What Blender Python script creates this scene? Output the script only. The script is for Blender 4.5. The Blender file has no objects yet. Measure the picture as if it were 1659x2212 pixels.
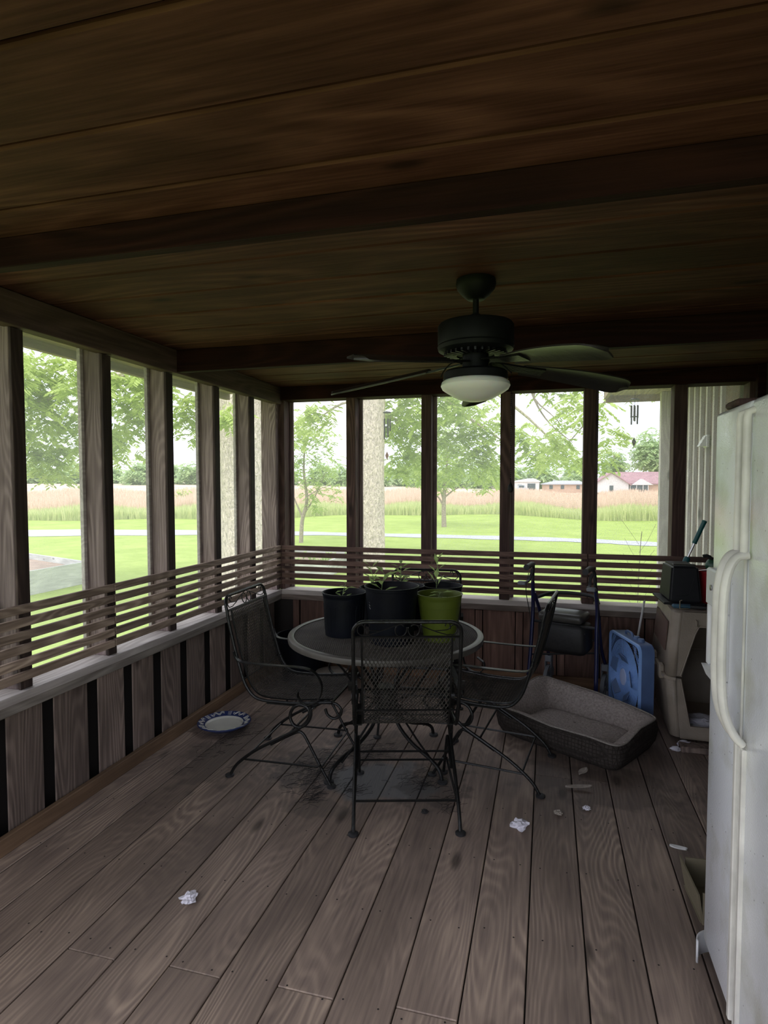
import bpy, bmesh, math, random
from mathutils import Vector, Matrix, Euler, noise as mnoise
random.seed(7)
PI = math.pi
scene = bpy.context.scene
COL = scene.collection

# ------------------------------------------------------------------ camera
CAM_H = 1.55
cam_d = bpy.data.cameras.new('camera'); cam = bpy.data.objects.new('camera', cam_d); COL.objects.link(cam)
cam.location = (0, 0, CAM_H)
cam.rotation_euler = (PI/2 - 0.0473, 0.0006, 0.2664)
cam_d.sensor_fit = 'VERTICAL'; cam_d.sensor_height = 24.0
cam_d.lens = 1294.7 / 2212 * 24.0
cam_d.clip_end = 2000
scene.camera = cam

# ------------------------------------------------------------------ sky, sun, exposure
SKY = 1.4
world = bpy.data.worlds.new('overcast_sky'); scene.world = world; world.use_nodes = True
nt = world.node_tree; nt.nodes.clear()
wo = nt.nodes.new('ShaderNodeOutputWorld'); bg = nt.nodes.new('ShaderNodeBackground')
tc = nt.nodes.new('ShaderNodeTexCoord'); mp = nt.nodes.new('ShaderNodeMapping'); mp.inputs['Scale'].default_value = (1, 1, 2.6)
nz = nt.nodes.new('ShaderNodeTexNoise'); nz.inputs['Scale'].default_value = 2.2; nz.inputs['Detail'].default_value = 5
cr = nt.nodes.new('ShaderNodeValToRGB')
cr.color_ramp.elements[0].position = .35; cr.color_ramp.elements[0].color = (.70, .78, .95, 1)
cr.color_ramp.elements[1].position = .65; cr.color_ramp.elements[1].color = (.95, .93, 1.0, 1)
nt.links.new(tc.outputs['Generated'], mp.inputs['Vector']); nt.links.new(mp.outputs[0], nz.inputs['Vector'])
nt.links.new(nz.outputs['Fac'], cr.inputs['Fac']); nt.links.new(cr.outputs[0], bg.inputs['Color'])
bg.inputs['Strength'].default_value = SKY
nt.links.new(bg.outputs[0], wo.inputs['Surface'])

sun_d = bpy.data.lights.new('sun', 'SUN'); sun_d.energy = 0.9; sun_d.angle = math.radians(35); sun_d.color = (1, .98, .93)
sun = bpy.data.objects.new('sun', sun_d); COL.objects.link(sun); sun.location = (3, -4, 30)
sun.rotation_euler = (math.radians(38), math.radians(4), 0)     # veiled sun, behind the camera

scene.view_settings.view_transform = 'Standard'
scene.view_settings.look = 'None'
scene.view_settings.exposure = 0.92
scene.view_settings.gamma = 1
scene.view_settings.use_curve_mapping = False

# ------------------------------------------------------------------ materials
def new_mat(name):
    m = bpy.data.materials.new(name); m.use_nodes = True
    return m, m.node_tree, m.node_tree.nodes['Principled BSDF']

def plain(name, col, rough=.6, metal=0, bump=0, bscale=60, var=.0, vscale=6, spec=.5, translucent=0):
    m, t, b = new_mat(name)
    b.inputs['Base Color'].default_value = (*col, 1); b.inputs['Roughness'].default_value = rough
    b.inputs['Metallic'].default_value = metal; b.inputs['Specular IOR Level'].default_value = spec
    tc = t.nodes.new('ShaderNodeTexCoord')
    if var:
        n = t.nodes.new('ShaderNodeTexNoise'); n.inputs['Scale'].default_value = vscale; n.inputs['Detail'].default_value = 6
        r = t.nodes.new('ShaderNodeValToRGB')
        r.color_ramp.elements[0].position = .3; r.color_ramp.elements[1].position = .7
        r.color_ramp.elements[0].color = (*[c*(1-var) for c in col], 1); r.color_ramp.elements[1].color = (*[min(1, c*(1+var)) for c in col], 1)
        t.links.new(tc.outputs['Object'], n.inputs['Vector']); t.links.new(n.outputs['Fac'], r.inputs['Fac']); t.links.new(r.outputs[0], b.inputs['Base Color'])
    if bump:
        n = t.nodes.new('ShaderNodeTexNoise'); n.inputs['Scale'].default_value = bscale; n.inputs['Detail'].default_value = 3
        bp = t.nodes.new('ShaderNodeBump'); bp.inputs['Strength'].default_value = bump; bp.inputs['Distance'].default_value = .01
        t.links.new(tc.outputs['Object'], n.inputs['Vector']); t.links.new(n.outputs['Fac'], bp.inputs['Height']); t.links.new(bp.outputs[0], b.inputs['Normal'])
    return m

def wood(name, axis, dark, light, freq=26, wscale=5, GP=1.6, stretch=.13, rough=.75, vary=.25, patch=.5, knots=True, stain=None, spec=.25):
    """weathered timber: contour lines of a stretched noise give cathedral grain along `axis`"""
    m, t, b = new_mat(name); N = t.nodes.new; Lk = t.links.new
    tc = N('ShaderNodeTexCoord'); oi = N('ShaderNodeObjectInfo')
    sc = [1, 1, 1]; sc[axis] = stretch
    mulr = N('ShaderNodeVectorMath'); mulr.operation = 'SCALE'; mulr.inputs['Scale'].default_value = 37.0
    comb = N('ShaderNodeCombineXYZ')
    for i in range(3): Lk(oi.outputs['Random'], comb.inputs[i])
    Lk(comb.outputs[0], mulr.inputs[0])
    add = N('ShaderNodeVectorMath'); add.operation = 'ADD'
    Lk(tc.outputs['Object'], add.inputs[0]); Lk(mulr.outputs[0], add.inputs[1])
    mp = N('ShaderNodeMapping'); mp.inputs['Scale'].default_value = sc; Lk(add.outputs[0], mp.inputs['Vector'])
    n1 = N('ShaderNodeTexNoise'); n1.inputs['Scale'].default_value = wscale; n1.inputs['Detail'].default_value = 1.2; n1.inputs['Roughness'].default_value = .4
    Lk(mp.outputs[0], n1.inputs['Vector'])
    mu = N('ShaderNodeMath'); mu.operation = 'MULTIPLY'; mu.inputs[1].default_value = freq*6.283; Lk(n1.outputs['Fac'], mu.inputs[0])
    si = N('ShaderNodeMath'); si.operation = 'SINE'; Lk(mu.outputs[0], si.inputs[0])
    rr1 = N('ShaderNodeMath'); rr1.operation = 'MULTIPLY'; rr1.inputs[1].default_value = 7.31; Lk(oi.outputs['Random'], rr1.inputs[0])
    rr2 = N('ShaderNodeMath'); rr2.operation = 'FRACT'; Lk(rr1.outputs[0], rr2.inputs[0])
    rr3 = N('ShaderNodeMapRange'); rr3.inputs['To Min'].default_value = .35; rr3.inputs['To Max'].default_value = 1; Lk(rr2.outputs[0], rr3.inputs['Value'])
    gpow = GP
    # fine fibre
    sc2 = [90, 90, 90]; sc2[axis] = 4
    mp2 = N('ShaderNodeMapping'); mp2.inputs['Scale'].default_value = sc2; Lk(add.outputs[0], mp2.inputs['Vector'])
    n2 = N('ShaderNodeTexNoise'); n2.inputs['Scale'].default_value = 1; n2.inputs['Detail'].default_value = 3; Lk(mp2.outputs[0], n2.inputs['Vector'])
    # patches of wear
    sc3 = [1, 1, 1]; sc3[axis] = .45
    mp3 = N('ShaderNodeMapping'); mp3.inputs['Scale'].default_value = sc3; Lk(add.outputs[0], mp3.inputs['Vector'])
    n3 = N('ShaderNodeTexNoise'); n3.inputs['Scale'].default_value = 4; n3.inputs['Detail'].default_value = 5; Lk(mp3.outputs[0], n3.inputs['Vector'])
    # grain factor = .5 + .5*sin, weighted by patches
    g = N('ShaderNodeMapRange'); g.inputs['From Min'].default_value = -1; g.inputs['From Max'].default_value = 1; g.inputs['To Min'].default_value = 0; g.inputs['To Max'].default_value = 1
    Lk(si.outputs[0], g.inputs['Value'])
    pw = N('ShaderNodeMapRange'); pw.inputs['From Min'].default_value = .35; pw.inputs['From Max'].default_value = .65; pw.inputs['To Min'].default_value = 1-patch; pw.inputs['To Max'].default_value = 1
    Lk(n3.outputs['Fac'], pw.inputs['Value'])
    gp = N('ShaderNodeMath'); gp.operation = 'POWER'; gp.inputs[1].default_value = gpow; Lk(g.outputs[0], gp.inputs[0])
    gm = N('ShaderNodeMath'); gm.operation = 'MULTIPLY'; Lk(gp.outputs[0], gm.inputs[0]); gm0 = N('ShaderNodeMath'); gm0.operation = 'MULTIPLY'; Lk(pw.outputs[0], gm0.inputs[0]); Lk(rr3.outputs[0], gm0.inputs[1]); Lk(gm0.outputs[0], gm.inputs[1])
    f2 = N('ShaderNodeMath'); f2.operation = 'MULTIPLY_ADD'; f2.inputs[1].default_value = .75; Lk(gm.outputs[0], f2.inputs[0])
    f2b = N('ShaderNodeMapRange'); f2b.inputs['From Min'].default_value = .25; f2b.inputs['From Max'].default_value = .75; f2b.inputs['To Min'].default_value = 0; f2b.inputs['To Max'].default_value = .5
    Lk(n2.outputs['Fac'], f2b.inputs['Value']); Lk(f2b.outputs[0], f2.inputs[2])
    mix = N('ShaderNodeMix'); mix.data_type = 'RGBA'; mix.inputs[6].default_value = (*dark, 1); mix.inputs[7].default_value = (*light, 1)
    Lk(f2.outputs[0], mix.inputs[0])
    # board to board variation and blotches
    vr = N('ShaderNodeMapRange'); vr.inputs['To Min'].default_value = 1-vary; vr.inputs['To Max'].default_value = 1+vary; Lk(oi.outputs['Random'], vr.inputs['Value'])
    bl = N('ShaderNodeMapRange'); bl.inputs['From Min'].default_value = .3; bl.inputs['From Max'].default_value = .7; bl.inputs['To Min'].default_value = .78; bl.inputs['To Max'].default_value = 1.15; Lk(n3.outputs['Fac'], bl.inputs['Value'])
    vv = N('ShaderNodeMath'); vv.operation = 'MULTIPLY'; Lk(vr.outputs[0], vv.inputs[0]); Lk(bl.outputs[0], vv.inputs[1])
    last = vv.outputs[0]
    if knots:
        sk = [3.0, 3.0, 3.0]; sk[axis] = 1.1
        mpk = N('ShaderNodeMapping'); mpk.inputs['Scale'].default_value = sk; Lk(add.outputs[0], mpk.inputs['Vector'])
        vk = N('ShaderNodeTexVoronoi'); vk.inputs['Scale'].default_value = 1.6; Lk(mpk.outputs[0], vk.inputs['Vector'])
        kr = N('ShaderNodeMapRange'); kr.inputs['From Min'].default_value = .06; kr.inputs['From Max'].default_value = .14; kr.inputs['To Min'].default_value = .35; kr.inputs['To Max'].default_value = 1
        Lk(vk.outputs['Distance'], kr.inputs['Value'])
        km = N('ShaderNodeMath'); km.operation = 'MULTIPLY'; Lk(last, km.inputs[0]); Lk(kr.outputs[0], km.inputs[1]); last = km.outputs[0]
    sc_ = N('ShaderNodeVectorMath'); sc_.operation = 'SCALE'; Lk(mix.outputs[2], sc_.inputs[0]); Lk(last, sc_.inputs['Scale'])
    out = sc_.outputs[0]
    if stain:
        # dried spill and dirt marks lying on the floor boards (world positions on the floor)
        geo = N('ShaderNodeNewGeometry')
        for (cx, cy, rx, ry, colr, strength, nsc) in stain:
            s = N('ShaderNodeVectorMath'); s.operation = 'SUBTRACT'; s.inputs[1].default_value = (cx, cy, 0); Lk(geo.outputs['Position'], s.inputs[0])
            d = N('ShaderNodeVectorMath'); d.operation = 'MULTIPLY'; d.inputs[1].default_value = (1/rx, 1/ry, 0); Lk(s.outputs[0], d.inputs[0])
            ln = N('ShaderNodeVectorMath'); ln.operation = 'LENGTH'; Lk(d.outputs[0], ln.inputs[0])
            nn = N('ShaderNodeTexNoise'); nn.inputs['Scale'].default_value = nsc; nn.inputs['Detail'].default_value = 5; Lk(geo.outputs['Position'], nn.inputs['Vector'])
            a = N('ShaderNodeMath'); a.operation = 'MULTIPLY_ADD'; a.inputs[1].default_value = 1.6; Lk(nn.outputs['Fac'], a.inputs[0]); Lk(ln.outputs['Value'], a.inputs[2])
            mr = N('ShaderNodeMapRange'); mr.inputs['From Min'].default_value = 1.45; mr.inputs['From Max'].default_value = 1.7; mr.inputs['To Min'].default_value = strength; mr.inputs['To Max'].default_value = 0; Lk(a.outputs[0], mr.inputs['Value'])
            mx = N('ShaderNodeMix'); mx.data_type = 'RGBA'; mx.inputs[7].default_value = (*colr, 1); Lk(mr.outputs[0], mx.inputs[0]); Lk(out, mx.inputs[6]); out = mx.outputs[2]
    Lk(out, b.inputs['Base Color'])
    b.inputs['Roughness'].default_value = rough; b.inputs['Specular IOR Level'].default_value = spec
    bp = N('ShaderNodeBump'); bp.inputs['Strength'].default_value = .35; bp.inputs['Distance'].default_value = .004
    Lk(f2.outputs[0], bp.inputs['Height']); Lk(bp.outputs[0], b.inputs['Normal'])
    return m

GREYD, GREYL = (.075, .062, .055), (.24, .205, .18)
M = {}
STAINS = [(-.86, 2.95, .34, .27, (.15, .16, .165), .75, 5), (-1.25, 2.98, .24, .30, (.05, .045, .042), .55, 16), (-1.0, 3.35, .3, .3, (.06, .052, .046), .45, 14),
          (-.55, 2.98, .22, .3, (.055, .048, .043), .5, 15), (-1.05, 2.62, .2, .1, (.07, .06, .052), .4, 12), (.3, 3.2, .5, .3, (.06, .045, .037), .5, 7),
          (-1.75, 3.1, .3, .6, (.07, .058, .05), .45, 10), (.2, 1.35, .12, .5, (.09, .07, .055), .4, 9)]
M['floor'] = wood('weathered_floor_board', 1, (.15, .111, .096), (.385, .293, .225), freq=27, wscale=5.0, stretch=.16, rough=.62, vary=.16, patch=.85, stain=STAINS, spec=.35)
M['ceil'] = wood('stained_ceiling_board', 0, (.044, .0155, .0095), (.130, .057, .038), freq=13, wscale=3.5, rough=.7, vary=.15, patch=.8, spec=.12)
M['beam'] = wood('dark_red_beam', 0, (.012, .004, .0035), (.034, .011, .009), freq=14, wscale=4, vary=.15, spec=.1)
M['post'] = wood('grey_weathered_post', 2, (.135, .098, .094), (.37, .285, .27), freq=26, wscale=6, vary=.18)
M['postshade'] = wood('shaded_post_face', 2, (.024, .015, .0125), (.065, .043, .036), freq=15, wscale=6, vary=.15)  # unlit inner side of the left studs, its shade put into the colour
M['postd'] = wood('brown_post', 2, (.045, .025, .021), (.13, .077, .065), freq=15, wscale=6, vary=.15)
M['plate_y'] = wood('brown_top_plate', 1, (.046, .028, .023), (.12, .076, .062), freq=14, vary=.15)
M['sill_y'] = wood('grey_sill_along', 1, (.14, .12, .105), (.30, .27, .24), freq=14, vary=.12, knots=False)
M['sill_x'] = wood('grey_sill_across', 0, (.10, .078, .066), (.22, .175, .15), freq=14, vary=.12, knots=False)
M['silltop_y'] = wood('lit_sill_along', 1, (.36, .32, .30), (.62, .57, .54), freq=14, vary=.08, knots=False)  # daylight falling on the sill top is put into this pale colour
M['silltop_x'] = wood('lit_sill_across', 0, (.36, .32, .29), (.62, .56, .52), freq=14, vary=.08, knots=False)  # same for the far sill: brightness from outside painted in
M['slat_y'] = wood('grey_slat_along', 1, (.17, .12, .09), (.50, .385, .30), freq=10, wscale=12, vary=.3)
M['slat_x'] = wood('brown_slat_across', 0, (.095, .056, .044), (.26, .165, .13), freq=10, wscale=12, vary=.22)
M['board_l'] = wood('grey_wall_board', 2, (.10, .075, .064), (.29, .22, .185), freq=24, wscale=5, vary=.25)
M['board_b'] = wood('reddish_wall_board', 2, (.085, .048, .038), (.22, .13, .10), freq=15, wscale=5, vary=.25)
M['base_y'] = wood('tan_baseboard_along', 1, (.13, .08, .048), (.26, .165, .10), freq=10, vary=.1, knots=False)
M['base_x'] = wood('tan_baseboard_across', 0, (.13, .075, .045), (.25, .15, .09), freq=10, vary=.1, knots=False)
M['pale_x'] = wood('pale_soffit_wood', 1, (.24, .17, .11), (.48, .36, .24), freq=10, vary=.1)
M['siding'] = wood('weathered_siding', 2, (.075, .050, .042), (.19, .13, .11), freq=12, vary=.12)
M['batten'] = wood('pale_batten', 2, (.46, .42, .41), (.70, .65, .63), freq=12, vary=.12)
M['bedwood'] = wood('grey_garden_board', 0, (.42, .43, .41), (.66, .67, .63), freq=10, vary=.1)
M['dark'] = plain('dark_sheathing', (.018, .014, .012), .9)
M['darkwall'] = plain('dark_house_wall', (.035, .028, .026), .8, var=.2)
M['iron'] = plain('black_wrought_iron', (.007, .007, .0066), .36, .05, spec=.28, bump=.25, bscale=90, var=.4, vscale=14)
M['ironmesh'] = plain('dark_mesh_metal', (.045, .040, .034), .42, .05, spec=.28, var=.3, vscale=10)
M['tablemetal'] = plain('dusty_table_metal', (.085, .078, .068), .45, .2, var=.3, vscale=7)
M['fan_metal'] = plain('charcoal_fan_metal', (.006, .0065, .007), .55, 0, spec=.15, var=.3, vscale=9)
M['blade'] = plain('dark_fan_blade', (.022, .019, .016), .38, spec=.4, bump=.1, bscale=40, var=.3, vscale=8)
M['frost'] = plain('frosted_white_glass', (.78, .78, .74), .35, spec=.5)
M['frost'].node_tree.nodes['Principled BSDF'].inputs['Subsurface Weight'].default_value = .3
M['steel'] = plain('brushed_steel', (.45, .45, .45), .3, 1)
M['chime'] = plain('dark_bronze', (.04, .035, .03), .4, .7)
M['orange'] = plain('orange_metal', (.75, .22, .05), .5)
M['pot'] = plain('black_plastic_pot', (.0035, .0045, .0075), .5, spec=.14, bump=.15, bscale=30, var=.5, vscale=5)
M['green'] = plain('lime_green_pot', (.085, .112, .014), .45, spec=.2, var=.2, vscale=4)
M['print'] = plain('faint_grey_print', (.10, .125, .06), .6)
M['soil'] = plain('potting_soil', (.03, .02, .014), 1, bump=1, bscale=70, var=.5, vscale=30)
M['leaf'] = None
M['stem'] = plain('seedling_stem', (.20, .28, .10), .6)
M['feather'] = plain('white_feather', (.75, .75, .74), .8)
M['tissue'] = plain('crumpled_tissue', (.62, .60, .66), .9, bump=.6, bscale=50)
M['dryleaf'] = plain('dry_grey_leaf', (.30, .26, .22), .9, var=.3, vscale=30)
M['hair'] = plain('dark_pet_hair', (.012, .011, .011), .9)
M['plate'] = plain('white_enamel', (.62, .62, .55), .35, var=.08)
M['blueglaze'] = plain('blue_glaze', (.015, .03, .12), .3)
M['beige'] = plain('beige_crate_plastic', (.29, .24, .19), .5, bump=.2, bscale=120, var=.18, vscale=6)
M['brownvent'] = plain('brown_vent_panel', (.10, .055, .042), .6)
M['bluefan'] = plain('light_blue_fan_plastic', (.27, .47, .92), .4, var=.12, vscale=7)
M['bluefan2'] = plain('dull_blue_fan_body', (.10, .165, .33), .5, var=.2, vscale=6)
M['bladedark'] = plain('shaded_blue_blade', (.05, .06, .09), .5)
M['hub'] = plain('pale_blue_badge', (.50, .60, .90), .4)
M['bluetube'] = plain('blue_walker_tube', (.020, .022, .075), .22, .3)
M['blackrub'] = plain('black_rubber', (.015, .015, .016), .6)
M['greyrub'] = plain('grey_wheel_plastic', (.16, .17, .19), .5)
M['blackcloth'] = plain('black_nylon', (.012, .012, .013), .55, bump=.3, bscale=25)
M['vinyl'] = plain('black_vinyl_seat', (.05, .047, .042), .38)
M['binp'] = plain('black_bin_plastic', (.012, .012, .015), .5, spec=.3, var=.2)
M['teal'] = plain('teal_grip', (.0, .09, .095), .45)
M['greenp'] = plain('dark_green_plastic', (.01, .06, .03), .4)
M['red'] = plain('red_bucket', (.42, .02, .03), .4)
M['bluestuff'] = plain('blue_cloth', (.04, .10, .15), .7)
M['cardboard'] = plain('tan_box', (.20, .17, .11), .8, var=.1)
M['woodlid'] = plain('pale_wood_lid', (.16, .135, .11), .7, var=.15)
M['white_plast'] = plain('white_plastic', (.66, .66, .67), .35, var=.06)
M['whitewall'] = plain('white_building_wall', (.62, .60, .57), .8, var=.08, vscale=.5)
M['brick'] = plain('pale_brick_wall', (.52, .36, .26), .9, var=.1, vscale=2)
M['roofred'] = plain('dull_red_roof', (.34, .20, .21), .9, var=.15, vscale=1)
M['glassd'] = plain('dark_window', (.06, .08, .09), .15)
M['carm'] = plain('silver_car_paint', (.45, .50, .55), .3, .4)
M['bark'] = plain('pale_furrowed_bark', (.60, .51, .43), .95, bump=1.0, bscale=9, var=.35, vscale=14)
M['bark2'] = plain('grey_young_bark', (.30, .25, .19), .9, var=.3, vscale=20)
def bark_fix(m):
    t = m.node_tree; N = t.nodes.new
    tcs = [n for n in t.nodes if n.type == 'TEX_COORD'][0]
    mp = N('ShaderNodeMapping'); mp.inputs['Scale'].default_value = (1, 1, .5)
    t.links.new(tcs.outputs['Object'], mp.inputs['Vector'])
    for n in t.nodes:
        if n.type == 'TEX_NOISE': t.links.new(mp.outputs[0], n.inputs['Vector']); n.inputs['Scale'].default_value = 24; n.inputs['Distortion'].default_value = .8
        if n.type == 'BUMP': n.inputs['Distance'].default_value = .05
bark_fix(M['bark'])

def fridge_mat():
    m, t, b = new_mat('pebbled_white_enamel'); N = t.nodes.new; L = t.links.new
    b.inputs['Roughness'].default_value = .15; b.inputs['Specular IOR Level'].default_value = .75
    tc = N('ShaderNodeTexCoord')
    n = N('ShaderNodeTexNoise'); n.inputs['Scale'].default_value = 190; n.inputs['Detail'].default_value = 1; L(tc.outputs['Object'], n.inputs['Vector'])
    bp = N('ShaderNodeBump'); bp.inputs['Strength'].default_value = .2; bp.inputs['Distance'].default_value = .003
    L(n.outputs['Fac'], bp.inputs['Height']); L(bp.outputs[0], b.inputs['Normal'])
    # grime smears and specks
    n2 = N('ShaderNodeTexNoise'); n2.inputs['Scale'].default_value = 5; n2.inputs['Detail'].default_value = 6; L(tc.outputs['Object'], n2.inputs['Vector'])
    r = N('ShaderNodeValToRGB'); r.color_ramp.elements[0].position = .30; r.color_ramp.elements[1].position = .50
    r.color_ramp.elements[0].color = (.66, .66, .60, 1); r.color_ramp.elements[1].color = (.86, .88, .92, 1)
    L(n2.outputs['Fac'], r.inputs['Fac'])
    v = N('ShaderNodeTexVoronoi'); v.inputs['Scale'].default_value = 30; v.inputs['Randomness'].default_value = 1; L(tc.outputs['Object'], v.inputs['Vector'])
    mr = N('ShaderNodeMapRange'); mr.inputs['From Min'].default_value = .045; mr.inputs['From Max'].default_value = .075; L(v.outputs['Distance'], mr.inputs['Value'])
    mx = N('ShaderNodeMix'); mx.data_type = 'RGBA'; mx.inputs[6].default_value = (.22, .20, .19, 1); L(mr.outputs[0], mx.inputs[0]); L(r.outputs[0], mx.inputs[7])
    L(mx.outputs[2], b.inputs['Base Color'])
    return m
M['fridge'] = fridge_mat()
M['fridgetrim'] = plain('cream_fridge_trim', (.74, .72, .66), .35, var=.2, vscale=9)

def fabric(name, col, sc, strength, check=False):
    m, t, b = new_mat(name); N = t.nodes.new; L = t.links.new
    b.inputs['Roughness'].default_value = .95; b.inputs['Specular IOR Level'].default_value = .1
    tc = N('ShaderNodeTexCoord'); n = N('ShaderNodeTexNoise'); n.inputs['Scale'].default_value = sc; n.inputs['Detail'].default_value = 3; L(tc.outputs['Object'], n.inputs['Vector'])
    r = N('ShaderNodeValToRGB'); r.color_ramp.elements[0].position = .3; r.color_ramp.elements[1].position = .7
    r.color_ramp.elements[0].color = (*[c*.72 for c in col], 1); r.color_ramp.elements[1].color = (*[c*1.15 for c in col], 1); L(n.outputs['Fac'], r.inputs['Fac'])
    h = n.outputs['Fac']
    if check:
        v = N('ShaderNodeTexVoronoi'); v.feature = 'DISTANCE_TO_EDGE'; v.inputs['Scale'].default_value = 48; v.inputs['Randomness'].default_value = 0; L(tc.outputs['Object'], v.inputs['Vector'])
        mr = N('ShaderNodeMapRange'); mr.inputs['From Max'].default_value = .14; mr.inputs['To Min'].default_value = .6; L(v.outputs['Distance'], mr.inputs['Value'])
        sc_ = N('ShaderNodeVectorMath'); sc_.operation = 'SCALE'; L(r.outputs[0], sc_.inputs[0]); L(mr.outputs[0], sc_.inputs['Scale']); L(sc_.outputs[0], b.inputs['Base Color']); h = mr.outputs[0]
    else: L(r.outputs[0], b.inputs['Base Color'])
    bp = N('ShaderNodeBump'); bp.inputs['Strength'].default_value = strength; bp.inputs['Distance'].default_value = .012; L(h, bp.inputs['Height']); L(bp.outputs[0], b.inputs['Normal'])
    return m
M['fleece'] = fabric('grey_fleece', (.36, .31, .285), 85, .9)
M['bedcover'] = fabric('quilted_dark_cover', (.055, .046, .040), 60, .6, True)
M['pipe'] = fabric('pale_piping', (.30, .27, .24), 90, .4)

def leafmat(name, c1, c2):
    m, t, b = new_mat(name); N = t.nodes.new; L = t.links.new
    geo = N('ShaderNodeNewGeometry'); r = N('ShaderNodeValToRGB')
    r.color_ramp.elements[0].color = (*c1, 1); r.color_ramp.elements[1].color = (*c2, 1)
    L(geo.outputs['Random Per Island'], r.inputs['Fac']); L(r.outputs[0], b.inputs['Base Color']); b.inputs['Roughness'].default_value = .55
    b.inputs['Specular IOR Level'].default_value = .3
    tr = N('ShaderNodeBsdfTranslucent'); L(r.outputs[0], tr.inputs['Color'])
    mx = N('ShaderNodeMixShader'); mx.inputs[0].default_value = .5; L(b.outputs[0], mx.inputs[1]); L(tr.outputs[0], mx.inputs[2])
    L(mx.outputs[0], t.nodes['Material Output'].inputs['Surface'])
    return m
M['fol'] = leafmat('pecan_leaves', (.40, .52, .11), (.64, .75, .27))
M['fol2'] = leafmat('young_tree_leaves', (.33, .46, .10), (.54, .66, .22))
M['leaf'] = leafmat('seedling_leaves', (.34, .50, .16), (.52, .66, .26))
M['folfar'] = leafmat('hazed_tree_leaves', (.40, .55, .28), (.56, .68, .34))  # paler greens, distance haze painted into the leaf colour
M['bladeg'] = leafmat('green_meadow_grass', (.42, .50, .19), (.68, .71, .34))
M['bladet'] = leafmat('tan_meadow_grass', (.60, .46, .33), (.82, .65, .49))

def ground_mat():
    m, t, b = new_mat('lawn_and_field'); N = t.nodes.new; L = t.links.new
    geo = N('ShaderNodeNewGeometry'); sep = N('ShaderNodeSeparateXYZ'); L(geo.outputs['Position'], sep.inputs[0])
    n = N('ShaderNodeTexNoise'); n.inputs['Scale'].default_value = 1.1; n.inputs['Detail'].default_value = 8; n.inputs['Roughness'].default_value = .7; L(geo.outputs['Position'], n.inputs['Vector'])
    r = N('ShaderNodeValToRGB'); r.color_ramp.elements[0].position = .3; r.color_ramp.elements[1].position = .7
    r.color_ramp.elements[0].color = (.23, .32, .055, 1); r.color_ramp.elements[1].color = (.36, .46, .11, 1); L(n.outputs['Fac'], r.inputs['Fac'])
    # tan of the tall dry field further out
    n3 = N('ShaderNodeTexNoise'); n3.inputs['Scale'].default_value = .12; n3.inputs['Detail'].default_value = 6; L(geo.outputs['Position'], n3.inputs['Vector'])
    r3 = N('ShaderNodeValToRGB'); r3.color_ramp.elements[0].position = .35; r3.color_ramp.elements[1].position = .65
    r3.color_ramp.elements[0].color = (.50, .40, .28, 1); r3.color_ramp.elements[1].color = (.66, .52, .42, 1); L(n3.outputs['Fac'], r3.inputs['Fac'])
    ln = N('ShaderNodeVectorMath'); ln.operation = 'LENGTH'; L(geo.outputs['Position'], ln.inputs[0])
    mr = N('ShaderNodeMapRange'); mr.inputs['From Min'].default_value = 40; mr.inputs['From Max'].default_value = 52; L(ln.outputs['Value'], mr.inputs['Value'])
    mx = N('ShaderNodeMix'); mx.data_type = 'RGBA'; L(mr.outputs[0], mx.inputs[0]); L(r.outputs[0], mx.inputs[6]); L(r3.outputs[0], mx.inputs[7])
    L(mx.outputs[2], b.inputs['Base Color']); b.inputs['Roughness'].default_value = .95; b.inputs['Specular IOR Level'].default_value = .1
    n2 = N('ShaderNodeTexNoise'); n2.inputs['Scale'].default_value = 14; n2.inputs['Detail'].default_value = 4; L(geo.outputs['Position'], n2.inputs['Vector'])
    bp = N('ShaderNodeBump'); bp.inputs['Strength'].default_value = .8; bp.inputs['Distance'].default_value = .025; L(n2.outputs['Fac'], bp.inputs['Height']); L(bp.outputs[0], b.inputs['Normal'])
    return m
M['ground'] = ground_mat()
M['gravel'] = plain('grey_gravel', (.40, .41, .44), .95, bump=1, bscale=25, var=.25, vscale=22)
M['earth'] = plain('brown_bed_soil', (.36, .26, .20), 1, bump=1, bscale=12, var=.3, vscale=5)

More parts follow.
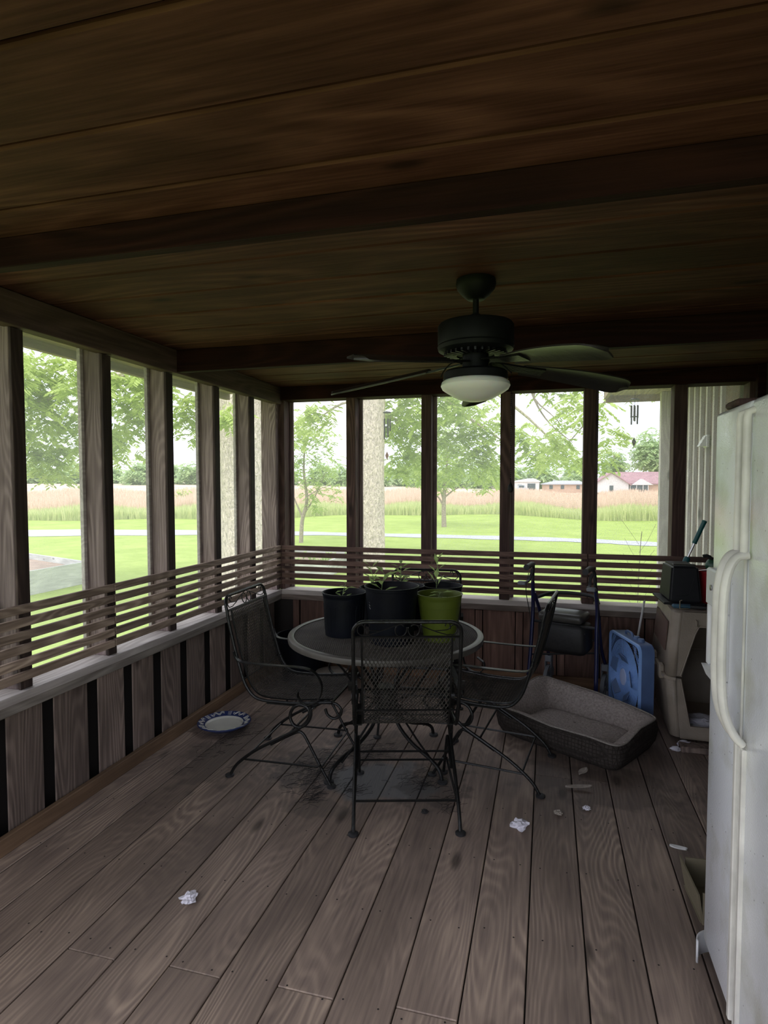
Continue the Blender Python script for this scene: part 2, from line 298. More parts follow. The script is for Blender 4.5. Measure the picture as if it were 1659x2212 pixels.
def screen_mat(name, cover, speck):
    """insect screen: mostly see-through weave, dusty, with specks of dirt caught in it"""
    m, t, b = new_mat(name); N = t.nodes.new; L = t.links.new
    tr = N('ShaderNodeBsdfTransparent'); df = N('ShaderNodeBsdfTranslucent'); df.inputs['Color'].default_value = (.8, .8, .8, 1)
    d2 = N('ShaderNodeBsdfDiffuse'); d2.inputs['Color'].default_value = (.35, .35, .34, 1)
    mm = N('ShaderNodeMixShader'); mm.inputs[0].default_value = .8; L(d2.outputs[0], mm.inputs[1]); L(df.outputs[0], mm.inputs[2])
    tc = N('ShaderNodeTexCoord'); n = N('ShaderNodeTexNoise'); n.inputs['Scale'].default_value = 240; n.inputs['Detail'].default_value = 4; L(tc.outputs['Object'], n.inputs['Vector'])
    n2 = N('ShaderNodeTexNoise'); n2.inputs['Scale'].default_value = 2.0; n2.inputs['Detail'].default_value = 2; L(tc.outputs['Object'], n2.inputs['Vector'])
    r = N('ShaderNodeMapRange'); r.inputs['From Min'].default_value = .57; r.inputs['From Max'].default_value = .64; r.inputs['To Max'].default_value = speck; L(n.outputs['Fac'], r.inputs['Value'])
    r2 = N('ShaderNodeMapRange'); r2.inputs['From Min'].default_value = .35; r2.inputs['From Max'].default_value = .65; L(n2.outputs['Fac'], r2.inputs['Value'])
    mu = N('ShaderNodeMath'); mu.operation = 'MULTIPLY'; L(r.outputs[0], mu.inputs[0]); L(r2.outputs[0], mu.inputs[1])
    ad = N('ShaderNodeMath'); ad.operation = 'ADD'; ad.inputs[1].default_value = cover; ad.use_clamp = True; L(mu.outputs[0], ad.inputs[0])
    mx = N('ShaderNodeMixShader'); L(ad.outputs[0], mx.inputs[0]); L(tr.outputs[0], mx.inputs[1]); L(mm.outputs[0], mx.inputs[2])
    L(mx.outputs[0], t.nodes['Material Output'].inputs['Surface'])
    return m
M['screen'] = screen_mat('insect_screen', .10, .2)
M['screen_dusty'] = screen_mat('dusty_insect_screen', .11, .5)

# ------------------------------------------------------------------ mesh helpers
class MB:
    def __init__(s): s.v = []; s.f = []
    def add(s, vs, fs):
        o = len(s.v); s.v += [tuple(v) for v in vs]; s.f += [tuple(i+o for i in f) for f in fs]; return s
    def box(s, x0, x1, y0, y1, z0, z1, mat=None):
        vs = [Vector((x, y, z)) for z in (z0, z1) for y in (y0, y1) for x in (x0, x1)]
        if mat is not None: vs = [mat @ v for v in vs]
        return s.add(vs, [(0, 2, 3, 1), (4, 5, 7, 6), (0, 1, 5, 4), (2, 6, 7, 3), (0, 4, 6, 2), (1, 3, 7, 5)])
    def cbox(s, x0, x1, y0, y1, z0, z1, c=.003, mat=None):
        """chamfered box"""
        bm = bmesh.new(); bmesh.ops.create_cube(bm, size=1)
        for v in bm.verts: v.co = Vector(((x0+x1)/2+v.co.x*(x1-x0), (y0+y1)/2+v.co.y*(y1-y0), (z0+z1)/2+v.co.z*(z1-z0)))
        bmesh.ops.bevel(bm, geom=bm.edges[:], offset=c, segments=1 if c < .012 else 3, affect='EDGES', profile=.5)
        return s.bm(bm, mat)
    def bm(s, bm, mat=None):
        bm.verts.index_update()
        vs = [(mat @ v.co if mat is not None else v.co) for v in bm.verts]; fs = [[v.index for v in f.verts] for f in bm.faces]; bm.free(); return s.add(vs, fs)
    def tube(s, path, r, n=6, closed=False, smooth_iter=0, cap=True):
        P = [Vector(p) for p in path]
        if smooth_iter: P = chaikin(P, smooth_iter, closed)
        R = r if isinstance(r, (list, tuple)) else [r]*len(P)
        if len(R) != len(P): R = [R[min(len(R)-1, int(i*len(R)/len(P)))] for i in range(len(P))]
        return s.sweep(P, [[(math.cos(2*PI*k/n)*R[i], math.sin(2*PI*k/n)*R[i]) for k in range(n)] for i in range(len(P))], closed, cap)
    def flat(s, path, w, t, side=Vector((0, 1, 0)), smooth_iter=0):
        """flat bar: w along `side`, t across"""
        P = [Vector(p) for p in path]
        if smooth_iter: P = chaikin(P, smooth_iter)
        sec = [(-w/2, -t/2), (w/2, -t/2), (w/2, t/2), (-w/2, t/2)]
        return s.sweep(P, [sec]*len(P), False, True, side)
    def sweep(s, P, secs, closed=False, cap=True, side=None):
        n = len(secs[0]); m = len(P); vs = []; prev = None
        for i in range(m):
            a = P[(i-1) % m] if (closed or i > 0) else P[i]; b = P[(i+1) % m] if (closed or i < m-1) else P[i]
            d = (b-a); d = d.normalized() if d.length > 1e-9 else Vector((0, 0, 1))
            if side is not None: u = side - d*side.dot(d); u.normalize()
            elif prev is None:
                u = d.orthogonal().normalized()
            else: u = (prev - d*prev.dot(d)); u = u.normalized() if u.length > 1e-6 else d.orthogonal().normalized()
            prev = u; w = d.cross(u)
            for (p, q) in secs[i]: vs.append(P[i]+u*p+w*q)
        fs = []
        for i in range(m if closed else m-1):
            j = (i+1) % m
            for k in range(n): fs.append((i*n+k, i*n+(k+1) % n, j*n+(k+1) % n, j*n+k))
        if cap and not closed: fs.append(tuple(range(n))[::-1]); fs.append(tuple((m-1)*n+k for k in range(n)))
        return s.add(vs, fs)
    def lathe(s, prof, n=32, c=(0, 0, 0), mat=None, wob=None):
        vs = []
        for (r, z) in prof:
            for k in range(n):
                a = 2*PI*k/n; rr = r*(wob(a) if wob else 1)
                v = Vector((c[0]+rr*math.cos(a), c[1]+rr*math.sin(a), c[2]+z)); vs.append(mat @ v if mat is not None else v)
        fs = []
        for i in range(len(prof)-1):
            for k in range(n): fs.append((i*n+k, i*n+(k+1) % n, (i+1)*n+(k+1) % n, (i+1)*n+k))
        fs.append(tuple(range(n))[::-1]); fs.append(tuple((len(prof)-1)*n+k for k in range(n)))
        return s.add(vs, fs)
    def mesh(s, name, smooth=False):
        me = bpy.data.meshes.new(name); me.from_pydata(s.v, [], s.f); me.update()
        if smooth: me.polygons.foreach_set('use_smooth', [True]*len(me.polygons))
        return me
    def build(s, name, mat, parent=None, smooth=False, loc=None, rot=None):
        me = s.mesh(name, smooth); me.materials.append(mat)
        if smooth:
            try: me.set_sharp_from_angle(angle=math.radians(40))
            except Exception: pass
        return link(name, me, parent, loc, rot)
def link(name, me, parent=None, loc=None, rot=None):
    o = bpy.data.objects.new(name, me); COL.objects.link(o)
    if loc is not None: o.location = loc
    if rot is not None: o.rotation_euler = rot
    if parent is not None: o.parent = parent
    return o
def chaikin(P, it, closed=False):
    for _ in range(it):
        Q = [] if closed else [P[0]]
        rng = range(len(P)) if closed else range(len(P)-1)
        for i in rng:
            a, b = P[i], P[(i+1) % len(P)]; Q += [a*.75+b*.25, a*.25+b*.75]
        if not closed: Q.append(P[-1])
        P = Q
    return P
def tag(o, label=None, cat=None, group=None, kind=None):
    if label: o['label'] = label
    if cat: o['category'] = cat
    if group: o['group'] = group
    if kind: o['kind'] = kind
    return o
def thing(name, label, cat, loc=(0, 0, 0), rz=0, group=None, kind=None):
    o = bpy.data.objects.new(name, None); COL.objects.link(o); o.location = loc; o.rotation_euler = (0, 0, rz); o.empty_display_size = .1
    return tag(o, label, cat, group, kind)
def struct(name, label=None, loc=(0, 0, 0), rz=0, mb=None, mat=None):
    o = mb.build(name, mat, None, loc=loc) if mb else thing(name, None, None, loc, rz)
    o['kind'] = 'structure'; o['category'] = 'structure'
    if label: o['label'] = label
    return o
def dup(root, loc, rz, label=None, group=None):
    r = root.copy(); COL.objects.link(r); r.location = loc; r.rotation_euler = (0, 0, rz)
    if label: r['label'] = label
    if group: r['group'] = group
    for ch in list(root.children):
        c = ch.copy(); COL.objects.link(c); c.parent = r
        for g in list(ch.children):
            d = g.copy(); COL.objects.link(d); d.parent = c
    return r

# ------------------------------------------------------------------ room dimensions
XL, XR, YB, YF = -2.193, 1.41, 4.669, -1.6
YC, YL = -.42, -.42                                # roof ends just behind the camera; left wall starts at the step-out opening       # inner faces: left wall, right wall, far wall, rear wall
ZC, ZS, ZT, GR = 2.354, .655, 1.026, -.45          # ceiling, sill top, top slat, outside ground

# ---- floor
floor = struct('floor', 'weathered grey brown board floor of the porch', mb=MB().box(XL-.1, XR+.05, YF, YB+.13, -.20, -.024), mat=M['dark'])
xs = [-.047+.1855*k for k in range(-12, 9)]
xs = [x for x in xs if XL-.05 < x < XR+.05]; xs = [XL-.001]+[x for x in xs if x > XL+.05 and x < XR-.03]+[XR]
joints = {-.787: 1.63, -1.53: 1.585, -.418: 1.655, -1.158: 1.61}
mesh_cache = {}
def board_mesh(key, sx, sy, sz, mat, c=.0025):
    k = (key, round(sx, 3), round(sy, 3), round(sz, 3))
    if k not in mesh_cache:
        me = MB().cbox(-sx/2, sx/2, -sy/2, sy/2, -sz/2, sz/2, c).mesh(key); me.materials.append(mat); mesh_cache[k] = me
    return mesh_cache[k]
for i in range(len(xs)-1):
    x0, x1 = xs[i], xs[i+1]; w = x1-x0-.005
    js = [YF, YB+.1]
    for k, v in joints.items():
        if abs(x0-k) < .03: js.insert(1, v)
    if len(js) == 2: js.insert(1, random.choice([-.7, -.4, 3.23, 4.03]) if x0 < .3 else random.choice([-1.0, -.5]))
    for a, b in zip(js[:-1], js[1:]):
        o = link('plank', board_mesh('plank', w, b-a-.003, .022, M['floor']), floor, ((x0+x1)/2, (a+b)/2, -.011+random.uniform(-.0012, .0008)), (0, random.uniform(-.004, .004), 0))
nm = MB()
for i in range(len(xs)-1):
    for j in range(-1, 8):
        y = 1.63+.4*(j-2)
        for dx in (-.055, .055):
            x = (xs[i]+xs[i+1])/2+dx+random.uniform(-.012, .012); yy = y+random.uniform(-.012, .012)
            nm.add([(x+.0035*math.cos(a), yy+.0035*math.sin(a), .0014) for a in [k*PI/3 for k in range(6)]], [tuple(range(6))])
nm.build('nail_heads', M['dark'], floor)['kind'] = 'stuff'

# ---- ceiling
ceil = struct('ceiling', 'dark stained plank ceiling of the porch', mb=MB().box(XL-.12, XR+.1, YC, YB+.12, ZC+.022, ZC+.10), mat=M['dark'])
y = 2.255-.268*14
while y < YB+.1:
    a, b = max(y, YC), min(y+.268, YB+.1)
    if b-a > .03:
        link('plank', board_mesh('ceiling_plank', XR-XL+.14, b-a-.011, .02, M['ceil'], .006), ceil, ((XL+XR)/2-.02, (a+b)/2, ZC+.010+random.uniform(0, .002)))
    y += .268
for yb, zb in ((1.60, 2.258), (3.19, 2.222)):
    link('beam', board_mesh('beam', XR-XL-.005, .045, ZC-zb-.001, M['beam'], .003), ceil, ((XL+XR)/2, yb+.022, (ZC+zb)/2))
roof = struct('roof', 'roof slab over the porch with eaves', mb=MB().box(XL-.60, XR+3.2, YC-.05, YB+.22, ZC+.12, ZC+.24), mat=M['darkwall'])
MB().box(XL-.58, XL-.135, YC-.05, YB+.2, ZC+.0, ZC+.02).build('soffit_board', M['base_y'], roof)
MB().box(XL-.62, XL-.58, YC-.05, YB+.22, ZC-.05, ZC+.18).build('fascia_board', M['base_y'], roof)

# ---- left wall
PD = .135                                            # stud depth
wl = struct('wall_left', 'left half wall of grey boards with open screened bays', mb=MB().box(XL-.135, XL-.10, YL, YB+.135, -.2, ZS-.05), mat=M['dark'])
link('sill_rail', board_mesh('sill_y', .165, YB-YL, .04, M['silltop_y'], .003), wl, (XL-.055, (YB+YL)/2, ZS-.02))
link('rail_face', board_mesh('railface_y', .022, YB-YL-.03, .062, M['sill_y'], .003), wl, (XL+.012, (YB+YL)/2, ZS-.052))
link('top_plate', board_mesh('plate_y', .07, YB-YC, ZC-2.215, M['plate_y'], .003), wl, (XL-.005, (YB+YC)/2, (ZC+2.215)/2))
link('header', board_mesh('header_y', .10, YB-YC, ZC-2.285, M['plate_y'], .003), wl, (XL-.09, (YB+YC)/2, (ZC+2.285)/2))
posts_l = [2.05-.533*k for k in range(4, 0, -1)]+[2.05, 2.589, 3.12, 3.655, 4.165]
pw = .066
for yp in posts_l:
    link('post', board_mesh('post_l', PD-.018, pw-.006, 2.285-ZS, M['post'], .003), wl, (XL-PD/2-.009, yp+pw/2+.004, (2.285+ZS)/2))
    link('post_face', board_mesh('postface_l', .014, pw-.002, 2.212-ZS, M['postshade'], .002), wl, (XL-.0075, yp+pw/2+.004, (2.212+ZS)/2))
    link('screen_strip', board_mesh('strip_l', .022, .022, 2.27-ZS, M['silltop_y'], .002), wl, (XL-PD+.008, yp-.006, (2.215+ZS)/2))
link('corner_post', board_mesh('post_c', PD, .10, 2.284-ZS, M['post'], .003), wl, (XL-PD/2-.001, YB-.01, (2.284+ZS)/2))
# slats: run in pieces with joints on posts
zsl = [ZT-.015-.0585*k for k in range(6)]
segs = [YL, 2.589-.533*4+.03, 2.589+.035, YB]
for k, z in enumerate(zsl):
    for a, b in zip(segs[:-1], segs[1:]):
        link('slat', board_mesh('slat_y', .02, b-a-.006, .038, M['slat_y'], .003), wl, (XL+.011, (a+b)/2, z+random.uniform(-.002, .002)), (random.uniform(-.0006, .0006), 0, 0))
# lower boards, with dark gaps between
yb = [(1.981-.267*k, 2.181-.267*k) for k in range(8, 0, -1)]+[(1.981, 2.176), (2.236, 2.452), (2.519, 2.718), (2.782, 2.97), (3.04, 3.235), (3.304, 3.507), (3.576, 3.775), (3.845, 4.04), (4.11, 4.31), (4.375, 4.57)]
for a, b in yb:
    link('wall_board', board_mesh('wb_l', .008, b-a-.006, ZS-.09-.06, M['board_l'], .002), wl, (XL-.012, (a+b)/2, (ZS-.09+.06)/2+.0), (0, 0, 0))
# baseboard
bl = struct('baseboard_left', 'tan timber baseboard along the left wall', mb=MB().cbox(XL, XL+.03, YL, YB-.002, .0, .075, .004), mat=M['base_y'])
# screens on the left
n = 1
lp = posts_l+[YB-.045]
for i in range(len(lp)-1):
    a, b = lp[i]+pw, lp[i+1]
    w = struct('window_%d' % n, 'screened opening in the left wall, bay %d counted from the rear' % (i+1), loc=(XL-PD-.002, (a+b)/2, 0)); n += 1
    MB().box(-.001, .001, -(b-a)/2-.02, (b-a)/2+.02, ZS, 2.29).build('insect_screen', M['screen'], w)

# ---- far wall
wb = struct('wall_back', 'far half wall of reddish boards with open screened bays', mb=MB().box(XL-.13, XR+.05, YB+.10, YB+.135, -.2, ZS-.05), mat=M['dark'])
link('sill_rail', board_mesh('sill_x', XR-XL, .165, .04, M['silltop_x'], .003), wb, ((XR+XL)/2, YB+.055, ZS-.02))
link('rail_face', board_mesh('railface_x', XR-XL-.03, .022, .062, M['sill_x'], .003), wb, ((XR+XL)/2, YB-.012, ZS-.052))
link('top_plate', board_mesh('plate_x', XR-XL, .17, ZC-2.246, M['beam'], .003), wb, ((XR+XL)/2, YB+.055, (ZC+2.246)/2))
posts_b = [(-1.595, .078), (-.969, .078), (-.354, .078), (.252, .085), (.859, .085)]
for xp, w_ in posts_b:
    link('post', board_mesh('post_b', w_, PD, 2.25-ZS, M['postd'], .003), wb, (xp+w_/2, YB+PD/2, (2.25+ZS)/2))
    link('screen_strip', board_mesh('strip_b', .03, .022, 2.25-ZS, M['post'], .002), wb, (xp+w_+.010, YB+PD-.006, (2.25+ZS)/2))
link('corner_post', board_mesh('post_cb', .05, PD, 2.25-ZS, M['postd'], .003), wb, (XL+.022, YB+PD/2, (2.25+ZS)/2))
link('screen_strip', board_mesh('strip_b', .03, .022, 2.25-ZS, M['post'], .002), wb, (XL+.062, YB+PD-.006, (2.25+ZS)/2))
link('corner_post', board_mesh('post_cb2', .08, PD, 2.25-ZS, M['postd'], .003), wb, (1.372, YB+PD/2, (2.25+ZS)/2))
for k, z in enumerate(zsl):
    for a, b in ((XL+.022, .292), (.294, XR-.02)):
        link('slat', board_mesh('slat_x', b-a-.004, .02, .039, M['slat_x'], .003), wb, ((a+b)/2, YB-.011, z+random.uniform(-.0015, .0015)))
x = -2.075
while x < XR-.1:
    link('batten', board_mesh('bat_b', .052, .024, ZS-.09-.07, M['board_b'], .002), wb, (x+.026, YB+.008, (ZS-.09+.07)/2))
    link('wall_board', board_mesh('wb_b', .245, .02, ZS-.09-.05, M['board_b'], .002), wb, (x+.178, YB+.035, (ZS-.09+.05)/2))
    x += .3085
bb = struct('baseboard_back', 'orange brown baseboard along the far wall', mb=MB().cbox(XL+.03, XR-.02, YB-.035, YB-.004, 0, .10, .004), mat=M['base_x'])
lp = [XL+.05]+[p for q in posts_b for p in (q[0], q[0]+q[1])]+[1.334]
for i in range(0, len(lp), 2):
    a, b = lp[i], lp[i+1]
    w = struct('window_%d' % n, 'screened opening in the far wall, bay %d from the left corner' % (i//2+1), loc=((a+b)/2, YB+PD+.002, 0)); n += 1
    MB().box(-(b-a)/2-.01, (b-a)/2+.01, -.001, .001, ZS, 2.27).build('insect_screen', M['screen'] if i < 4 else M['screen_dusty'], w)

# ---- right wall (house) and rear wall (out of frame, open bays)
wr = struct('wall_right', 'dark house wall behind the fridge', mb=MB().box(XR, XR+.12, YC, YB+.14, -.2, ZC+.1), mat=M['darkwall'])
link('corner_board', board_mesh('cb', .05, .05, ZC-.01, M['beam'], .003), wr, (XR-.027, YB-.05, ZC/2))

# ------------------------------------------------------------------ ceiling fan
fx, fy = -.283, 2.42
fan = thing('ceiling_fan', 'black five blade ceiling fan with white bowl light hanging from the plank ceiling', 'ceiling fan', (fx, fy, ZC))
Z = lambda z: z-ZC
MB().lathe([(.05, Z(2.354)), (.077, Z(2.353)), (.079, Z(2.335)), (.074, Z(2.318)), (.055, Z(2.295)), (.034, Z(2.277)), (.030, Z(2.275))], 40).build('canopy', M['fan_metal'], fan, True)
MB().lathe([(.012, Z(2.28)), (.012, Z(2.222)), (.020, Z(2.218)), (.026, Z(2.2)), (.036, Z(2.182))], 24).build('downrod', M['fan_metal'], fan, True)
MB().lathe([(.03, Z(2.187)), (.11, Z(2.186)), (.143, Z(2.180)), (.150, Z(2.170)), (.150, Z(2.105)), (.148, Z(2.098)), (.151, Z(2.092)), (.147, Z(2.078)), (.13, Z(2.070)), (.08, Z(2.062)), (.05, Z(2.06))], 56).build('motor_housing', M['fan_metal'], fan, True)
vm = MB()
for k in range(30):
    a = 2*PI*k/30; vm.box(.075, .125, -.004, .004, Z(2.056), Z(2.068), Matrix.Rotation(a, 4, 'Z'))
vm.build('vent_ribs', M['iron'], fan)
MB().lathe([(.052, Z(2.063)), (.052, Z(2.0)), (.06, Z(1.996))], 32).build('switch_housing', M['fan_metal'], fan, True)
MB().lathe([(.06, Z(2.0)), (.118, Z(1.996)), (.127, Z(1.988)), (.128, Z(1.962)), (.12, Z(1.958)), (.10, Z(1.958))], 48).build('light_fitter', M['fan_metal'], fan, True)
MB().lathe([(.12, Z(1.962)), (.133, Z(1.952)), (.137, Z(1.938)), (.130, Z(1.924)), (.112, Z(1.912)), (.092, Z(1.900)), (.065, Z(1.886)), (.03, Z(1.878)), (.004, Z(1.876))], 48).build('light_bowl', M['frost'], fan, True)
for ang in (26, -46, -118, 170, 98):
    A = Matrix.Rotation(math.radians(ang), 4, 'Z')
    Bm = A @ Matrix.Translation((0, 0, Z(2.045))) @ Matrix.Rotation(math.radians(7.5), 4, 'Y') @ Matrix.Rotation(math.radians(-13), 4, 'X')
    # outline of the leaf shaped blade
    pts = []
    Nn = 22
    for i in range(Nn+1):
        t = i/Nn; xx = .20+.47*t
        hw = .042+.028*math.sin(min(1, t*1.25)*PI/2) if t < .86 else (.070)*math.sqrt(max(0, 1-((t-.86)/.14)**2))
        pts.append((xx, hw))
    mb = MB(); vs = []
    for zz in (.003, -.003):
        for (xx, hw) in pts:
            for j in range(5):
                u = -1+j*.5; sweepy = -.02*math.sin((xx-.2)/.47*PI*.9)
                vs.append(Bm @ Vector((xx, hw*u+sweepy, zz-.012*u*u)))
    W = 5; H_ = (Nn+1)*W; fs = []
    for i in range(Nn):
        for j in range(4):
            a = i*W+j; fs.append((a, a+W, a+W+1, a+1)); b = H_+a; fs.append((b, b+1, b+W+1, b+W))
        for j in (0, 4):
            a = i*W+j; fs.append((a, H_+a, H_+a+W, a+W) if j == 0 else (a, a+W, H_+a+W, H_+a))
    for j in range(4): fs.append((j, j+1, H_+j+1, H_+j)); e = Nn*W+j; fs.append((e, H_+e, H_+e+1, e+1))
    mb.add(vs, fs); bl_ = mb.build('blade', M['blade'], fan, True)
    ib = MB()
    ib.add([Bm @ Vector(p) for p in [(.06, -.018, -.010), (.06, .018, -.010), (.17, -.024, -.014), (.17, .024, -.014), (.29, -.03, -.012), (.29, .03, -.012),
                                    (.06, -.018, -.004), (.06, .018, -.004), (.17, -.024, -.006), (.17, .024, -.006), (.29, -.03, -.006), (.29, .03, -.006)]],
           [(0, 2, 3, 1), (2, 4, 5, 3), (6, 7, 9, 8), (8, 9, 11, 10), (0, 6, 8, 2), (2, 8, 10, 4), (1, 3, 9, 7), (3, 5, 11, 9), (0, 1, 7, 6), (4, 10, 11, 5)])
    ib.build('blade_iron', M['iron'], fan)
def chain(name, x, y, z0, z1, par):
    m_ = MB(); z = z0; k = 0
    while z > z1+.04:
        m_.lathe([(.0005, 0), (.0024, -.0022), (.0005, -.0044)], 6, (x+.001*math.sin(k), y, z)); z -= .0075; k += 1
    m_.lathe([(.0012, .02), (.0012, -.01)], 5, (x, y, z)); o = m_.build(name, M['fan_metal'], par)
    MB().lathe([(.002, 0), (.009, -.014), (.0115, -.028), (.008, -.038), (.002, -.04)], 16, (x, y, z1+.04)).build('pull_knob', M['fan_metal'], o, True)
chain('pull_chain', .142, -.02, Z(1.985), Z(1.515), fan)
MB().tube([(-.05, -.01, Z(2.03)), (-.09, -.02, Z(2.035)), (-.125, -.02, Z(2.0)), (-.135, -.02, Z(1.975))], .0025, 6, smooth_iter=2).build('wire', M['fan_metal'], fan, True)
MB().tube([(.05, -.01, Z(2.03)), (.10, -.03, Z(2.02)), (.13, -.03, Z(1.99)), (.142, -.02, Z(1.98))], .0025, 6, smooth_iter=2).build('wire', M['fan_metal'], fan, True)

# ------------------------------------------------------------------ wrought iron chairs
CW = .47            # width between the side frames
def catmull(P, n=6):
    P = [Vector(p) for p in P]; out = []
    Q = [P[0]*2-P[1]]+P+[P[-1]*2-P[-2]]
    for i in range(1, len(Q)-2):
        a, b, c, d = Q[i-1:i+3]
        for k in range(n):
            t = k/n; out.append(.5*((2*b)+(c-a)*t+(2*a-5*b+4*c-d)*t*t+(3*b-a-3*c+d)*t**3))
    out.append(P[-1]); return out
PF = [(-.016, .880), (-.008, .830), (.025, .690), (.050, .600), (.082, .505), (.125, .447), (.176, .426), (.257, .423), (.342, .424), (.469, .436), (.560, .446)]
ARM = [(.028, .676), (.040, .642), (.081, .621), (.259, .617), (.40, .617), (.465, .600), (.500, .560), (.510, .515), (.494, .462), (.452, .432), (.410, .432), (.382, .462), (.384, .492), (.405, .508), (.426, .522)]
REAR = [(-.010, .004), (.022, .058), (.075, .108), (.154, .165), (.281, .237), (.375, .290), (.425, .335), (.442, .375), (.428, .408), (.392, .420), (.352, .400), (.334, .358), (.350, .315), (.388, .303), (.425, .325), (.447, .37), (.440, .415)]
FRONT = [(.220, .190), (.301, .236), (.368, .270), (.395, .268), (.420, .235), (.488, .112), (.550, .006)]
HOOK = [(.44, .430), (.528, .434), (.576, .432), (.602, .405), (.595, .372), (.563, .356), (.530, .372), (.518, .402)]
def scroll(cx, cz, r0, r1, a0, a1, n=22):
    return [(cx+(r0+(r1-r0)*i/n)*math.cos(a0+(a1-a0)*i/n), cz+(r0+(r1-r0)*i/n)*math.sin(a0+(a1-a0)*i/n)) for i in range(n+1)]
def make_chair(label, loc, rz):
    c = thing('patio_chair', label, 'chair', loc, rz, 'wrought iron chairs around the round table')
    iron = M['iron']; h = CW/2
    side = catmull([(u, 0, z) for u, z in PF], 5)
    # outer frame: up one side, over the rounded top and down the other
    top = []
    r = .05; zt = .955; ut = -.034
    for k in range(7):
        a = PI/2*k/6; top.append(Vector((ut+.012*(1-math.sin(a)), -h+r-r*math.cos(a), zt-r+r*math.sin(a))))
    path = [Vector((p.x, -h, p.z)) for p in reversed(side)]+top
    mirror = [Vector((p.x, -p.y, p.z)) for p in reversed(path)]
    MB().tube(path+mirror, .0085, 8).build('back_frame', iron, c, True)
    # mesh sheet: inner frame rods + expanded metal
    hi = h-.038
    inner = catmull([(u+.004, 0, z+.004) for u, z in PF], 5)
    inn = MB()
    for s in (-1, 1): inn.tube([Vector((p.x, s*hi, p.z)) for p in inner[0:]], .005, 6)
    inn.tube([Vector((inner[0].x, y_, inner[0].z)) for y_ in (-h, h)], .006, 6)
    inn.tube([Vector((inner[-1].x, y_, inner[-1].z)) for y_ in (-h, h)], .0075, 6)
    inn.tube([(.075, -h, .527), (.075, h, .527)], .0045, 6)
    inn.tube([(.30, -h, .418), (.30, h, .418)], .005, 6)
    inn.build('inner_frame', iron, c, True)
    # arc length table of the sheet
    S = [0]
    for a, b in zip(inner[:-1], inner[1:]): S.append(S[-1]+(b-a).length)
    Ltot = S[-1]
    fr = [(.58, .438), (.592, .40), (.592, .355)]
    def at(s):
        s = max(0, min(Ltot, s)); k = 0
        while k < len(S)-2 and S[k+1] < s: k += 1
        t = (s-S[k])/(S[k+1]-S[k]); p = inner[k].lerp(inner[k+1], t); d = (inner[k+1]-inner[k]).normalized(); return p, d
    mm = MB(); cell = .0165; rowh = .030; ncol = int(2*hi/cell); cell = 2*hi/ncol; nrow = int(Ltot/rowh); rowh = Ltot/nrow; w = .0021
    fam = []
    for sgn in (1, -1):
        for k in range(-2*nrow, ncol*1+2*nrow):
            pts = []
            for j in range(0, 2*nrow+1):
                yy = -hi+(k+sgn*j*.5)*cell
                if -hi-1e-6 <= yy <= hi+1e-6: pts.append((j*rowh/2, yy))
            if len(pts) > 1: fam.append(pts)
    for pts in fam:
        vs = []; fs = []
        for (s_, yy) in pts:
            p, d = at(s_); nrm = Vector((-d.z, 0, d.x))
            for (a, b) in ((-w, 0), (0, w), (w, 0), (0, -w)): vs.append((p.x+nrm.x*b, yy+a, p.z+nrm.z*b))
        for i in range(len(pts)-1):
            for q in range(4): fs.append((i*4+q, i*4+(q+1) % 4, i*4+4+(q+1) % 4, i*4+4+q))
        mm.add(vs, fs)
    mm.build('mesh_seat', M['ironmesh'], c)
    # scroll work in the top panel
    sc = MB()
    def P2(y_, z_): z_ = .918+(z_-.925)*1.38; return Vector((-.026-(z_-.93)*.2, y_*1.15, z_))
    for s in (-1, 1):
        a = [(.021, .925)]; 
        ring = scroll(.026, .925, .024, .017, PI*.9, PI*.9+PI*1.85)
        sc.tube([P2(s*(y_), z_) for y_, z_ in ring], .0028, 6)
        v = [(0.004, .948), (.05, .938), (.11, .918), (.15, .908)]+scroll(.172, .928, .021, .010, -PI*.65, PI*1.0, 14)
        sc.tube([P2(s*y_, z_) for y_, z_ in v], .0028, 6)
        v2 = [(.10, .921), (.145, .924)]+scroll(.150, .938, .013, .007, -PI*.45, PI*1.05, 10)
        sc.tube([P2(s*y_, z_) for y_, z_ in v2], .0026, 6)
    sc.build('scrollwork', iron, c, True)
    for s in (-1, 1):
        a = catmull([(u, s*(h+.012), z) for u, z in ARM], 5)
        MB().flat(a, .026, .005, Vector((0, 1, 0))).build('arm', iron, c, True)
        l = MB().tube(catmull([(u, s*(h+.002), z) for u, z in REAR], 5), .0085, 8)
        o = l.build('rear_leg', iron, c, True)
        MB().lathe([(.008, 0), (.023, .001), (.024, .009), (.018, .013), (.008, .014)], 16, (-.012, s*(h+.002), 0)).build('foot', M['blackrub'], o, True)
        l = MB().tube(catmull([(u, s*(h-.010), z) for u, z in FRONT], 5), .0075, 8)
        o = l.build('front_leg', iron, c, True)
        MB().lathe([(.008, 0), (.023, .001), (.024, .009), (.018, .013), (.008, .014)], 16, (.552, s*(h-.010), 0)).build('foot', M['blackrub'], o, True)
        MB().tube(catmull([(u, s*(h-.02), z) for u, z in HOOK], 5), .0075, 8).build('front_scroll', iron, c, True)
        MB().tube([(.075, s*h, .100), (.15, s*h, .101), (.48, s*h, .104), (.495, s*h, .112)], .0055, 6).build('side_stretcher', iron, c, True)
    st = MB()
    st.tube([(.078, -h, .106), (.078, h, .106)], .0055, 6); st.build('rear_stretcher', iron, c, True)
    MB().tube([(.497, -h, .10), (.497, h, .10)], .0055, 6).build('front_stretcher', iron, c, True)
    MB().tube([(.30, -h, .235), (.30, h, .235)], .0055, 6).build('middle_stretcher', iron, c, True)
